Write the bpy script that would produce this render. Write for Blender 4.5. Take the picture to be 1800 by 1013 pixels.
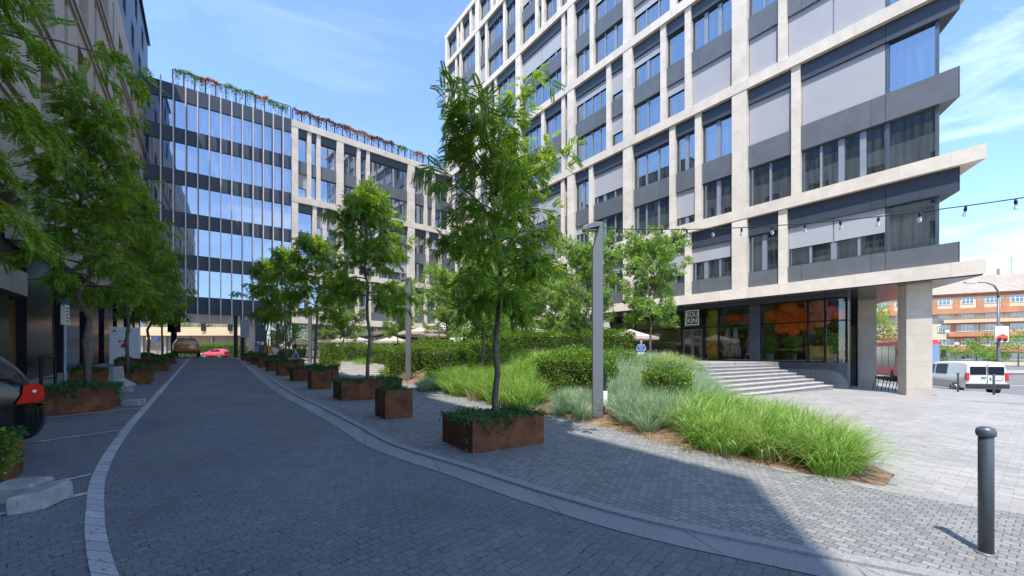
import bpy, bmesh, math, random
import numpy as np
from mathutils import Vector, Matrix
from mathutils.bvhtree import BVHTree

for o in list(bpy.data.objects): bpy.data.objects.remove(o)
S = bpy.context.scene; C = S.collection
R = math.radians

# ------------------------------------------------------------------ camera, sky, sun, exposure
F = 710.0; HZ = 623.0; CX = 900.0; EYE = 1.6
cam_d = bpy.data.cameras.new('camera'); cam = bpy.data.objects.new('camera', cam_d); C.objects.link(cam)
cam.location = (0, 0, EYE); cam.rotation_euler = (R(90), 0, 0)
cam_d.sensor_width = 36; cam_d.lens = F/1800*36; cam_d.shift_y = (HZ-506.5)/1800
cam_d.clip_start = 0.05; cam_d.clip_end = 3000
S.camera = cam

SUN_AZ = (-0.29, -0.957); SUN_EL = 64.0
w = bpy.data.worlds.new('World'); S.world = w; w.use_nodes = True
nt = w.node_tree; nt.nodes.clear()
out = nt.nodes.new('ShaderNodeOutputWorld'); bg = nt.nodes.new('ShaderNodeBackground')
sky = nt.nodes.new('ShaderNodeTexSky'); sky.sky_type = 'NISHITA'; sky.sun_disc = False
sky.sun_elevation = R(SUN_EL); sky.sun_rotation = R(196.9); sky.air_density = 1.0; sky.dust_density = 0.2; sky.ozone_density = 7.5
bg.inputs['Strength'].default_value = 0.15
tc = nt.nodes.new('ShaderNodeTexCoord'); mp = nt.nodes.new('ShaderNodeMapping')
mp.inputs['Rotation'].default_value = (R(0), R(28), R(12)); mp.inputs['Scale'].default_value = (1.0, 3.0, 9.0)
nz = nt.nodes.new('ShaderNodeTexNoise'); nz.inputs['Scale'].default_value = 1.6; nz.inputs['Detail'].default_value = 7; nz.inputs['Roughness'].default_value = 0.58; nz.inputs['Distortion'].default_value = 0.5
cr = nt.nodes.new('ShaderNodeValToRGB'); cr.color_ramp.elements[0].position = 0.50; cr.color_ramp.elements[0].color = (0, 0, 0, 1)
cr.color_ramp.elements[1].position = 0.80; cr.color_ramp.elements[1].color = (0.34, 0.34, 0.34, 1)
mx = nt.nodes.new('ShaderNodeMix'); mx.data_type = 'RGBA'; mx.inputs[7].default_value = (7.6, 8.2, 9.0, 1)
L = nt.links
L.new(tc.outputs['Generated'], mp.inputs['Vector']); L.new(mp.outputs[0], nz.inputs['Vector']); L.new(nz.outputs[0], cr.inputs[0])

sx = nt.nodes.new('ShaderNodeSeparateXYZ'); L.new(tc.outputs['Generated'], sx.inputs[0])
mr = nt.nodes.new('ShaderNodeMapRange'); mr.inputs[1].default_value = -0.15; mr.inputs[2].default_value = 0.6; mr.inputs[3].default_value = 0.18; mr.inputs[4].default_value = 1.0; L.new(sx.outputs[0], mr.inputs[0])
ml = nt.nodes.new('ShaderNodeMath'); ml.operation = 'MULTIPLY'; L.new(cr.outputs[0], ml.inputs[0]); L.new(mr.outputs[0], ml.inputs[1])
ml2 = nt.nodes.new('ShaderNodeMath'); ml2.operation = 'ADD'; ml2.inputs[1].default_value = 0.02; L.new(ml.outputs[0], ml2.inputs[0])
L.new(ml2.outputs[0], mx.inputs[0]); L.new(sky.outputs[0], mx.inputs[6]); L.new(mx.outputs[2], bg.inputs[0]); L.new(bg.outputs[0], out.inputs[0])

sun_d = bpy.data.lights.new('sun', 'SUN'); sun_d.energy = 2.85; sun_d.angle = R(0.53); sun_d.color = (1.0, 0.955, 0.88)
sun = bpy.data.objects.new('sun', sun_d); C.objects.link(sun)
ce = math.cos(R(SUN_EL)); to_sun = Vector((SUN_AZ[0]*ce, SUN_AZ[1]*ce, math.sin(R(SUN_EL))))
sun.rotation_euler = to_sun.to_track_quat('Z', 'Y').to_euler(); sun.location = to_sun*60
S.view_settings.view_transform = 'Standard'; S.view_settings.look = 'None'
S.view_settings.exposure = 1.32; S.view_settings.gamma = 1.0
S.render.engine = 'CYCLES'; S.cycles.max_bounces = 7; S.cycles.transparent_max_bounces = 12
S.cycles.caustics_reflective = False; S.cycles.caustics_refractive = False
S.cycles.use_denoising = True

# ------------------------------------------------------------------ helpers
GA, GB = -0.0315, 0.0125
XL, XR, YN, YF = -31.0, 27.0, -12.0, 42.0
def zg(x, y):
    t = -.604*x+.797*y          # the road dips again beyond the passage
    return GA*min(max(x, XL), XR) + GB*min(max(y, YN), YF) - .5*min(max((t-46)/12, 0), 1)
def hit(px, py):
    r = (px-CX)/F; q = (py-HZ)/F
    Y = EYE/(q + GA*r + GB)
    return Vector((r*Y, Y, zg(r*Y, Y)))
def at(px, Y, py=None, z=None):
    x = (px-CX)/F*Y
    if py is not None: z = EYE + (HZ-py)/F*Y
    return Vector((x, Y, z if z is not None else zg(x, Y)))

def tag(o, label=None, cat=None, group=None, kind=None):
    if label: o['label'] = label
    if cat: o['category'] = cat
    if group: o['group'] = group
    if kind: o['kind'] = kind
    return o
def empty(name, loc=(0, 0, 0), rz=0.0, label=None, cat=None, group=None):
    o = bpy.data.objects.new(name, None); C.objects.link(o); o.location = loc; o.rotation_euler = (0, 0, rz)
    o.empty_display_size = 0.1
    return tag(o, label, cat, group)
def copy_tree(o, loc=None, rz=None, label=None, parent=None, scale=None):
    c = o.copy(); C.objects.link(c); c.parent = parent
    if loc is not None: c.location = loc
    if rz is not None: c.rotation_euler = (0, 0, rz)
    if scale is not None: c.scale = scale
    if label: c['label'] = label
    for ch in o.children: copy_tree(ch, parent=c)
    return c

class MB:
    def __init__(s): s.v = []; s.f = []; s.m = []; s.cur = 0; s.M = None
    def add(s, vs, fs):
        n = len(s.v)
        if s.M is not None: vs = [s.M @ Vector(v) for v in vs]
        s.v += [tuple(v) for v in vs]; s.f += [tuple(i+n for i in f) for f in fs]; s.m += [s.cur]*len(fs)
        return s
    def mat(s, i): s.cur = i; return s
    def box(s, x0, x1, y0, y1, z0, z1):
        return s.add([(x0,y0,z0),(x1,y0,z0),(x1,y1,z0),(x0,y1,z0),(x0,y0,z1),(x1,y0,z1),(x1,y1,z1),(x0,y1,z1)],
                     [(0,3,2,1),(4,5,6,7),(0,1,5,4),(1,2,6,5),(2,3,7,6),(3,0,4,7)])
    def prism(s, poly, z0, z1):
        n = len(poly)
        a = sum(poly[i][0]*poly[(i+1)%n][1]-poly[(i+1)%n][0]*poly[i][1] for i in range(n))
        if a < 0: poly = poly[::-1]
        zz0 = z0 if callable(z0) else (lambda x, y: z0); zz1 = z1 if callable(z1) else (lambda x, y: z1)
        return s.add([(p[0], p[1], zz0(p[0], p[1])) for p in poly]+[(p[0], p[1], zz1(p[0], p[1])) for p in poly],
                     [tuple(range(n))[::-1], tuple(range(n, 2*n))]+[(i, (i+1)%n, n+(i+1)%n, n+i) for i in range(n)])
    def side(s, poly, y0, y1):       # polygon in x,z extruded along y
        n = len(poly)
        a = sum(poly[i][0]*poly[(i+1)%n][1]-poly[(i+1)%n][0]*poly[i][1] for i in range(n))
        if a < 0: poly = poly[::-1]
        return s.add([(p[0], y0, p[1]) for p in poly]+[(p[0], y1, p[1]) for p in poly],
                     [tuple(range(n)), tuple(range(n, 2*n))[::-1]]+[((i+1)%n, i, n+i, n+(i+1)%n) for i in range(n)])
    def tube(s, pts, rad, n=6, cap=True):
        pts = [Vector(p) for p in pts]; m = len(pts)
        rad = rad if hasattr(rad, '__len__') else [rad]*m
        vs = []; prev = None
        for i, p in enumerate(pts):
            d = (pts[min(i+1, m-1)]-pts[max(i-1, 0)])
            if d.length < 1e-9: d = Vector((0, 0, 1))
            d.normalize()
            if prev is None:
                a = Vector((0, 0, 1)) if abs(d.z) < .9 else Vector((1, 0, 0))
                u = d.cross(a).normalized()
            else: u = (prev - d*prev.dot(d)).normalized()
            prev = u; v = d.cross(u)
            for k in range(n):
                t = 2*math.pi*k/n; vs.append(p+(u*math.cos(t)+v*math.sin(t))*rad[i])
        fs = [(i*n+k, i*n+(k+1)%n, (i+1)*n+(k+1)%n, (i+1)*n+k) for i in range(m-1) for k in range(n)]
        if cap: fs += [tuple(range(n))[::-1], tuple((m-1)*n+k for k in range(n))]
        return s.add(vs, fs)
    def lathe(s, prof, n=20, c=(0, 0, 0), axis='z'):
        vs = []; m = len(prof)
        for r, z in prof:
            for k in range(n):
                t = 2*math.pi*k/n; a, b = r*math.cos(t), r*math.sin(t)
                vs.append((c[0]+a, c[1]+b, c[2]+z) if axis == 'z' else ((c[0]+a, c[1]+z, c[2]-b) if axis == 'y' else (c[0]+z, c[1]+a, c[2]+b)))
        fs = [(i*n+k, i*n+(k+1)%n, (i+1)*n+(k+1)%n, (i+1)*n+k) for i in range(m-1) for k in range(n)]
        fs += [tuple(range(n))[::-1], tuple((m-1)*n+k for k in range(n))]
        return s.add(vs, fs)
    def quad(s, a, b, c, d): return s.add([a, b, c, d], [(0, 1, 2, 3)])
    def build(s, name, mats, parent=None, smooth=False, bevel=0, sub=0, loc=None):
        me = bpy.data.meshes.new(name); me.from_pydata(s.v, [], s.f)
        if not isinstance(mats, (list, tuple)): mats = [mats]
        for m_ in mats: me.materials.append(m_)
        if len(mats) > 1: me.polygons.foreach_set('material_index', s.m)
        if smooth: me.polygons.foreach_set('use_smooth', [True]*len(me.polygons))
        me.update()
        o = bpy.data.objects.new(name, me); C.objects.link(o)
        if parent: o.parent = parent
        if loc: o.location = loc
        if bevel:
            b = o.modifiers.new('b', 'BEVEL'); b.width = bevel; b.segments = 2; b.limit_method = 'ANGLE'; b.angle_limit = R(35)
        if sub:
            b = o.modifiers.new('s', 'SUBSURF'); b.levels = sub; b.render_levels = sub
        return o

def np_mesh(name, V, n_per, mats, parent=None, mi=None, smooth=False):
    """V: (k*n_per,3) vertices, one n_per-gon per run."""
    V = np.asarray(V, dtype=np.float32).reshape(-1, 3); k = len(V)//n_per
    me = bpy.data.meshes.new(name)
    me.vertices.add(len(V)); me.vertices.foreach_set('co', V.ravel())
    me.loops.add(len(V)); me.loops.foreach_set('vertex_index', np.arange(len(V), dtype=np.int32))
    me.polygons.add(k); me.polygons.foreach_set('loop_start', np.arange(0, len(V), n_per, dtype=np.int32))
    me.polygons.foreach_set('loop_total', np.full(k, n_per, dtype=np.int32))
    if not isinstance(mats, (list, tuple)): mats = [mats]
    for m_ in mats: me.materials.append(m_)
    if mi is not None: me.polygons.foreach_set('material_index', np.asarray(mi, dtype=np.int32))
    if smooth: me.polygons.foreach_set('use_smooth', np.ones(k, dtype=bool))
    me.update(calc_edges=True)
    o = bpy.data.objects.new(name, me); C.objects.link(o)
    if parent: o.parent = parent
    return o

# ------------------------------------------------------------------ materials
MATS = {}
def nodes(name):
    m = bpy.data.materials.new(name); m.use_nodes = True; nt = m.node_tree
    return m, nt, nt.nodes['Principled BSDF'], nt.links
def col(c): return (c[0], c[1], c[2], 1.0)
def mat(name, base, rough=0.5, metal=0.0, var=0.12, vscale=3.0, bump=0.0, bscale=60.0, spec=0.5, coat=0.0, fine=0.0):
    if name in MATS: return MATS[name]
    m, nt, b, L = nodes(name)
    b.inputs['Roughness'].default_value = rough; b.inputs['Metallic'].default_value = metal
    b.inputs['Specular IOR Level'].default_value = spec; b.inputs['Coat Weight'].default_value = coat; b.inputs['Coat Roughness'].default_value = 0.04
    if var:
        tc = nt.nodes.new('ShaderNodeTexCoord'); n = nt.nodes.new('ShaderNodeTexNoise'); n.inputs['Scale'].default_value = vscale; n.inputs['Detail'].default_value = 6
        L.new(tc.outputs['Object'], n.inputs['Vector'])
        mr = nt.nodes.new('ShaderNodeMapRange'); mr.inputs[1].default_value = 0.3; mr.inputs[2].default_value = 0.7; mr.inputs[3].default_value = 1-var; mr.inputs[4].default_value = 1+var
        L.new(n.outputs[0], mr.inputs[0])
        v = nt.nodes.new('ShaderNodeVectorMath'); v.operation = 'SCALE'; v.inputs[0].default_value = base[:3]; L.new(mr.outputs[0], v.inputs[3])
        L.new(v.outputs[0], b.inputs['Base Color'])
        mr2 = nt.nodes.new('ShaderNodeMapRange'); mr2.inputs[3].default_value = max(0, rough-.06); mr2.inputs[4].default_value = min(1, rough+.08)
        L.new(n.outputs[0], mr2.inputs[0]); L.new(mr2.outputs[0], b.inputs['Roughness'])
    else: b.inputs['Base Color'].default_value = col(base)
    if bump:
        tc = nt.nodes.new('ShaderNodeTexCoord'); n = nt.nodes.new('ShaderNodeTexNoise'); n.inputs['Scale'].default_value = bscale; n.inputs['Detail'].default_value = 5
        L.new(tc.outputs['Object'], n.inputs['Vector']); bp = nt.nodes.new('ShaderNodeBump'); bp.inputs['Strength'].default_value = bump; bp.inputs['Distance'].default_value = 0.02
        L.new(n.outputs[0], bp.inputs['Height']); L.new(bp.outputs[0], b.inputs['Normal'])
    MATS[name] = m; return m

def setts(name, c1, c2, mortar, bw, rh, ang, dist=0.02, ms=0.006, rough=0.75, bump=0.5, off=0.5, stain=0.25, gaps=0.0):
    m, nt, b, L = nodes(name)
    N = nt.nodes.new
    g = N('ShaderNodeNewGeometry'); mp = N('ShaderNodeMapping'); mp.inputs['Rotation'].default_value = (0, 0, ang)
    L.new(g.outputs['Position'], mp.inputs['Vector'])
    nz = N('ShaderNodeTexNoise'); nz.inputs['Scale'].default_value = 3.5; nz.inputs['Detail'].default_value = 3
    L.new(mp.outputs[0], nz.inputs['Vector'])
    sb = N('ShaderNodeVectorMath'); sb.operation = 'SUBTRACT'; sb.inputs[1].default_value = (.5, .5, .5); L.new(nz.outputs['Color'], sb.inputs[0])
    sc = N('ShaderNodeVectorMath'); sc.operation = 'SCALE'; sc.inputs[3].default_value = dist*3; L.new(sb.outputs[0], sc.inputs[0])
    n2 = N('ShaderNodeTexNoise'); n2.inputs['Scale'].default_value = 22; n2.inputs['Detail'].default_value = 2; L.new(mp.outputs[0], n2.inputs['Vector'])
    sb2 = N('ShaderNodeVectorMath'); sb2.operation = 'SUBTRACT'; sb2.inputs[1].default_value = (.5, .5, .5); L.new(n2.outputs['Color'], sb2.inputs[0])
    sc2 = N('ShaderNodeVectorMath'); sc2.operation = 'SCALE'; sc2.inputs[3].default_value = dist*0.7; L.new(sb2.outputs[0], sc2.inputs[0])
    ad = N('ShaderNodeVectorMath'); L.new(mp.outputs[0], ad.inputs[0]); L.new(sc.outputs[0], ad.inputs[1])
    ad2 = N('ShaderNodeVectorMath'); L.new(ad.outputs[0], ad2.inputs[0]); L.new(sc2.outputs[0], ad2.inputs[1])
    br = N('ShaderNodeTexBrick'); br.offset = off; br.offset_frequency = 2; br.inputs['Scale'].default_value = 1.0
    br.inputs['Mortar Size'].default_value = ms; br.inputs['Mortar Smooth'].default_value = 0.35; br.inputs['Bias'].default_value = 0.0
    br.inputs['Brick Width'].default_value = bw; br.inputs['Row Height'].default_value = rh
    br.inputs['Color1'].default_value = col(c1); br.inputs['Color2'].default_value = col(c2); br.inputs['Mortar'].default_value = col(mortar)
    L.new(ad2.outputs[0], br.inputs['Vector'])
    # large stains and small grain
    n3 = N('ShaderNodeTexNoise'); n3.inputs['Scale'].default_value = 0.55; n3.inputs['Detail'].default_value = 8; n3.inputs['Roughness'].default_value = 0.62; L.new(g.outputs['Position'], n3.inputs['Vector'])
    mr = N('ShaderNodeMapRange'); mr.inputs[1].default_value = 0.3; mr.inputs[2].default_value = 0.72; mr.inputs[3].default_value = 1-stain; mr.inputs[4].default_value = 1+stain; L.new(n3.outputs[0], mr.inputs[0])
    n4 = N('ShaderNodeTexNoise'); n4.inputs['Scale'].default_value = 90; n4.inputs['Detail'].default_value = 4; L.new(g.outputs['Position'], n4.inputs['Vector'])
    mr4 = N('ShaderNodeMapRange'); mr4.inputs[1].default_value = 0.3; mr4.inputs[2].default_value = 0.7; mr4.inputs[3].default_value = 0.7; mr4.inputs[4].default_value = 1.3; L.new(n4.outputs[0], mr4.inputs[0])
    mu = N('ShaderNodeMath'); mu.operation = 'MULTIPLY'; L.new(mr.outputs[0], mu.inputs[0]); L.new(mr4.outputs[0], mu.inputs[1])
    v = N('ShaderNodeVectorMath'); v.operation = 'SCALE'; L.new(br.outputs['Color'], v.inputs[0]); L.new(mu.outputs[0], v.inputs[3])
    if gaps:      # some joints have lost their filling and read dark, a few are pale with grit
        n5 = N('ShaderNodeTexNoise'); n5.inputs['Scale'].default_value = 7; n5.inputs['Detail'].default_value = 3; L.new(g.outputs['Position'], n5.inputs['Vector'])
        m5 = N('ShaderNodeMapRange'); m5.inputs[1].default_value = 0.55; m5.inputs[2].default_value = 0.66; L.new(n5.outputs[0], m5.inputs[0])
        f5 = N('ShaderNodeMath'); f5.operation = 'MULTIPLY'; L.new(m5.outputs[0], f5.inputs[0]); L.new(br.outputs['Fac'], f5.inputs[1])
        g5 = N('ShaderNodeMath'); g5.operation = 'MULTIPLY'; g5.inputs[1].default_value = gaps; L.new(f5.outputs[0], g5.inputs[0])
        x5 = N('ShaderNodeMix'); x5.data_type = 'RGBA'; x5.inputs[7].default_value = (.012, .012, .013, 1); L.new(g5.outputs[0], x5.inputs[0]); L.new(v.outputs[0], x5.inputs[6])
        n6 = N('ShaderNodeTexNoise'); n6.inputs['Scale'].default_value = 16; n6.inputs['Detail'].default_value = 5; L.new(mp.outputs[0], n6.inputs['Vector'])
        m6 = N('ShaderNodeMapRange'); m6.inputs[1].default_value = 0.66; m6.inputs[2].default_value = 0.74; m6.inputs[4].default_value = .45; L.new(n6.outputs[0], m6.inputs[0])
        x6 = N('ShaderNodeMix'); x6.data_type = 'RGBA'; x6.inputs[7].default_value = (.34, .34, .34, 1); L.new(m6.outputs[0], x6.inputs[0]); L.new(x5.outputs[2], x6.inputs[6]); L.new(x6.outputs[2], b.inputs['Base Color'])
    else: L.new(v.outputs[0], b.inputs['Base Color'])
    b.inputs['Roughness'].default_value = rough
    iv = N('ShaderNodeMath'); iv.operation = 'SUBTRACT'; iv.inputs[0].default_value = 1.0; L.new(br.outputs['Fac'], iv.inputs[1])
    ma = N('ShaderNodeMath'); ma.operation = 'MULTIPLY_ADD'; L.new(n4.outputs[0], ma.inputs[0]); ma.inputs[1].default_value = 0.35; L.new(iv.outputs[0], ma.inputs[2])
    bp = N('ShaderNodeBump'); bp.inputs['Strength'].default_value = bump; bp.inputs['Distance'].default_value = 0.008
    L.new(ma.outputs[0], bp.inputs['Height']); L.new(bp.outputs[0], b.inputs['Normal'])
    MATS[name] = m; return m

def stone(name, c, bw, rh, joint=0.75, rough=0.7, off=0.0, ms=0.012, axes='xz'):
    m, nt, b, L = nodes(name); N = nt.nodes.new
    tc = N('ShaderNodeTexCoord'); sp = N('ShaderNodeSeparateXYZ'); cb = N('ShaderNodeCombineXYZ'); L.new(tc.outputs['Object'], sp.inputs[0])
    if axes == 'xz': L.new(sp.outputs[0], cb.inputs[0])
    else:
        a_ = N('ShaderNodeMath'); a_.operation = 'ADD'; L.new(sp.outputs[0], a_.inputs[0]); L.new(sp.outputs[1], a_.inputs[1]); L.new(a_.outputs[0], cb.inputs[0])
    L.new(sp.outputs[2], cb.inputs[1])
    br = N('ShaderNodeTexBrick'); br.offset = off; br.inputs['Scale'].default_value = 1; br.inputs['Mortar Size'].default_value = ms; br.inputs['Mortar Smooth'].default_value = 0.1
    br.inputs['Brick Width'].default_value = bw; br.inputs['Row Height'].default_value = rh
    br.inputs['Color1'].default_value = col(c); br.inputs['Color2'].default_value = col([k*.86 for k in c]); br.inputs['Mortar'].default_value = col([k*joint for k in c])
    L.new(cb.outputs[0], br.inputs['Vector'])
    n = N('ShaderNodeTexNoise'); n.inputs['Scale'].default_value = 1.6; n.inputs['Detail'].default_value = 8; n.inputs['Roughness'].default_value = 0.65; L.new(tc.outputs['Object'], n.inputs['Vector'])
    mr = N('ShaderNodeMapRange'); mr.inputs[1].default_value = 0.3; mr.inputs[2].default_value = 0.72; mr.inputs[3].default_value = 0.86; mr.inputs[4].default_value = 1.1; L.new(n.outputs[0], mr.inputs[0])
    v = N('ShaderNodeVectorMath'); v.operation = 'SCALE'; L.new(br.outputs['Color'], v.inputs[0]); L.new(mr.outputs[0], v.inputs[3])
    L.new(v.outputs[0], b.inputs['Base Color']); b.inputs['Roughness'].default_value = rough
    bp = N('ShaderNodeBump'); bp.inputs['Strength'].default_value = 0.15; bp.inputs['Distance'].default_value = 0.01
    n2 = N('ShaderNodeTexNoise'); n2.inputs['Scale'].default_value = 40; n2.inputs['Detail'].default_value = 4; L.new(tc.outputs['Object'], n2.inputs['Vector']); L.new(n2.outputs[0], bp.inputs['Height']); L.new(bp.outputs[0], b.inputs['Normal'])
    MATS[name] = m; return m

def mirror_glass(name, base, refl, tint=(0.85, 0.92, 1.0), rough=0.02, streak=0.5):
    """coated opaque glazing: dark body, curtains behind, strong sky reflection"""
    m, nt, b, L = nodes(name); N = nt.nodes.new
    tc = N('ShaderNodeTexCoord')
    mp = N('ShaderNodeMapping'); mp.inputs['Scale'].default_value = (5.0, 5.0, 0.35); L.new(tc.outputs['Object'], mp.inputs['Vector'])
    n = N('ShaderNodeTexNoise'); n.inputs['Scale'].default_value = 1.3; n.inputs['Detail'].default_value = 4; L.new(mp.outputs[0], n.inputs['Vector'])
    mr = N('ShaderNodeMapRange'); mr.inputs[1].default_value = 0.42; mr.inputs[2].default_value = 0.66; mr.inputs[3].default_value = 1-streak; mr.inputs[4].default_value = 1+3*streak; L.new(n.outputs[0], mr.inputs[0])
    v = N('ShaderNodeVectorMath'); v.operation = 'SCALE'; v.inputs[0].default_value = base; L.new(mr.outputs[0], v.inputs[3]); L.new(v.outputs[0], b.inputs['Base Color'])
    b.inputs['Roughness'].default_value = 0.15
    gl = N('ShaderNodeBsdfGlossy'); gl.inputs['Color'].default_value = col(tint); gl.inputs['Roughness'].default_value = rough
    fr = N('ShaderNodeFresnel'); fr.inputs[0].default_value = 1.5
    ad = N('ShaderNodeMath'); ad.operation = 'ADD'; ad.use_clamp = True; ad.inputs[1].default_value = refl; L.new(fr.outputs[0], ad.inputs[0])
    w2 = N('ShaderNodeTexNoise'); w2.inputs['Scale'].default_value = 0.9; w2.inputs['Detail'].default_value = 1; L.new(tc.outputs['Object'], w2.inputs['Vector'])
    bp = N('ShaderNodeBump'); bp.inputs['Strength'].default_value = 0.05; bp.inputs['Distance'].default_value = 0.05; L.new(w2.outputs[0], bp.inputs['Height']); L.new(bp.outputs[0], gl.inputs['Normal'])
    ms = N('ShaderNodeMixShader'); L.new(ad.outputs[0], ms.inputs[0]); L.new(b.outputs[0], ms.inputs[1]); L.new(gl.outputs[0], ms.inputs[2])
    L.new(ms.outputs[0], nt.nodes['Material Output'].inputs[0]); MATS[name] = m; return m

def clear_glass(name, refl=0.12, tint=(0.78, 0.86, 0.82)):
    m, nt, b, L = nodes(name); N = nt.nodes.new
    tr = N('ShaderNodeBsdfTransparent'); tr.inputs[0].default_value = col(tint)
    gl = N('ShaderNodeBsdfGlossy'); gl.inputs['Roughness'].default_value = 0.01; gl.inputs['Color'].default_value = (1, 1, 1, 1)
    fr = N('ShaderNodeFresnel'); fr.inputs[0].default_value = 1.5
    ad = N('ShaderNodeMath'); ad.operation = 'ADD'; ad.use_clamp = True; ad.inputs[1].default_value = refl; L.new(fr.outputs[0], ad.inputs[0])
    ms = N('ShaderNodeMixShader'); L.new(ad.outputs[0], ms.inputs[0]); L.new(tr.outputs[0], ms.inputs[1]); L.new(gl.outputs[0], ms.inputs[2])
    L.new(ms.outputs[0], nt.nodes['Material Output'].inputs[0]); nt.nodes.remove(b); MATS[name] = m; return m

def leafmat(name, c1, c2, trans=0.35, tcol=None, rough=0.55, scale=6.0, c3=None):
    m, nt, b, L = nodes(name); N = nt.nodes.new
    g = N('ShaderNodeNewGeometry'); wn = N('ShaderNodeTexNoise'); wn.inputs['Scale'].default_value = scale; wn.inputs['Detail'].default_value = 3
    L.new(g.outputs['Position'], wn.inputs['Vector'])
    ad = N('ShaderNodeMath'); ad.operation = 'MULTIPLY_ADD'; L.new(g.outputs['Random Per Island'], ad.inputs[0]); ad.inputs[1].default_value = 0.5; ad.inputs[2].default_value = -0.25
    a2 = N('ShaderNodeMath'); a2.operation = 'ADD'; L.new(ad.outputs[0], a2.inputs[0]); L.new(wn.outputs[0], a2.inputs[1])
    cr = N('ShaderNodeValToRGB'); cr.color_ramp.elements[0].position = 0.3; cr.color_ramp.elements[0].color = col(c1)
    cr.color_ramp.elements[1].position = 0.7; cr.color_ramp.elements[1].color = col(c2)
    if c3: e = cr.color_ramp.elements.new(0.82); e.color = col(c3)
    L.new(a2.outputs[0], cr.inputs[0]); L.new(cr.outputs[0], b.inputs['Base Color']); b.inputs['Roughness'].default_value = rough; b.inputs['Specular IOR Level'].default_value = 0.3
    tr = N('ShaderNodeBsdfTranslucent'); v = N('ShaderNodeVectorMath'); v.operation = 'MULTIPLY'; v.inputs[1].default_value = tcol or (1.5, 1.55, 0.6); L.new(cr.outputs[0], v.inputs[0]); L.new(v.outputs[0], tr.inputs[0])
    ms = N('ShaderNodeMixShader'); ms.inputs[0].default_value = trans; L.new(b.outputs[0], ms.inputs[1]); L.new(tr.outputs[0], ms.inputs[2])
    L.new(ms.outputs[0], nt.nodes['Material Output'].inputs[0]); MATS[name] = m; return m

rd = R(37.15)
M_road = setts('road setts', (.125, .127, .133), (.158, .161, .168), (.092, .094, .10), .10, .086, -R(50), dist=.035, ms=.005, stain=.26, bump=.45, gaps=.9)
M_pave = setts('pavement setts', (.165, .162, .158), (.25, .245, .235), (.095, .09, .08), .102, .092, -R(37)+R(90), dist=.012, ms=.006, stain=.14, bump=.5)
M_plaza = setts('plaza setts', (.25, .238, .22), (.34, .325, .30), (.2, .18, .15), .26, .13, -R(37)+R(90), dist=.012, ms=.005, stain=.12, bump=.35)
M_granite = mat('granite', (.25, .25, .25), .75, var=.25, vscale=40, bump=.4, bscale=120)
M_kerb = setts('kerb stone', (.23, .23, .23), (.29, .285, .28), (.09, .09, .09), .9, 6.0, -R(20), dist=.0, ms=.007, stain=.2, bump=.25, off=0)
M_line = setts('edge strip setts', (.34, .335, .33), (.44, .435, .43), (.17, .17, .17), 3.1, .115, R(8), dist=.02, ms=.005, stain=.15, bump=.5)
M_asph = mat('asphalt', (.06, .06, .063), .85, var=.2, vscale=.8, bump=.3, bscale=90)
M_asph2 = mat('street asphalt', (.17, .165, .16), .85, var=.12, vscale=.5, bump=.3, bscale=90)
M_soil = mat('soil', (.20, .125, .075), .95, var=.45, vscale=7, bump=.9, bscale=30)
M_stone_b = stone('limestone band', (.72, .63, .52), 1.65, 6.0, off=0)
M_stone_p = stone('limestone pier', (.73, .64, .53), 9.0, 1.08, off=0)
M_stone_c = stone('limestone column', (.60, .53, .44), 9.0, 1.25, off=0, axes='s')
M_panel = stone('grey metal panel', (.125, .135, .145), 2.9, 30.0, joint=.35, rough=.42, ms=.012)
M_panel_d = stone('navy panel and lintel shade', (.045, .058, .078), 2.9, 30.0, joint=.35, rough=.45, ms=.012)  # dark cladding; on lintels the colour stands for cornice shade
M_frame = mat('window frame metal', (.10, .12, .14), .4, metal=.4, var=.05)
M_mull = mat('pale mullion metal', (.27, .30, .33), .45, metal=.3, var=.05)
M_blind = mat('fabric blind', (.37, .365, .385), .8, var=.03, vscale=1.2)
M_glass_t = mirror_glass('tower glass', (.035, .045, .042), .34, (.76, .85, .97), streak=.3)
M_glass_w = mirror_glass('wing glass', (.05, .065, .09), .40, (.76, .79, .88), streak=.6)
M_clear = clear_glass('shop glass', .05, (.93, .97, .94))
M_clear2 = clear_glass('balustrade glass', .06, (.85, .9, .92))
M_corten = mat('corten steel', (.15, .048, .015), .78, metal=0, var=.6, vscale=4, bump=.25, bscale=70)
M_chrome = mat('polished steel fin', (.60, .50, .46), .45, metal=.35, var=.1)
M_black = mat('black metal', (.012, .012, .014), .35, metal=.5, var=.05)
M_rubber = mat('tyre rubber', (.018, .018, .018), .85, var=.1)
M_dkgrey = mat('lamp post grey', (.16, .165, .175), .45, metal=.3, var=.06, vscale=1.5)
M_concrete = mat('concrete', (.30, .295, .285), .85, var=.22, vscale=9, bump=.5, bscale=40)
M_bark = mat('bark', (.13, .105, .085), .9, var=.35, vscale=18, bump=.8, bscale=50)
M_leaf = leafmat('feathery leaf', (.105, .21, .024), (.235, .375, .042), .48, tcol=(1.45, 1.35, .45), c3=(.40, .50, .05), scale=2.2)
M_leaf2 = leafmat('round leaf', (.13, .24, .05), (.27, .40, .11), .42, c3=(.42, .50, .13), scale=2.5)
M_hedge = leafmat('hedge leaf', (.05, .125, .012), (.16, .26, .02), .32, c3=(.40, .41, .04), scale=9)
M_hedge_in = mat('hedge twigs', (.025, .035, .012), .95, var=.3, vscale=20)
M_cover = leafmat('trailing leaf', (.025, .085, .022), (.06, .17, .04), .25, scale=9)
M_grass = leafmat('green grass', (.14, .28, .04), (.33, .50, .11), .40, tcol=(1.25, 1.2, .7), c3=(.62, .68, .38), scale=3.0)
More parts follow.
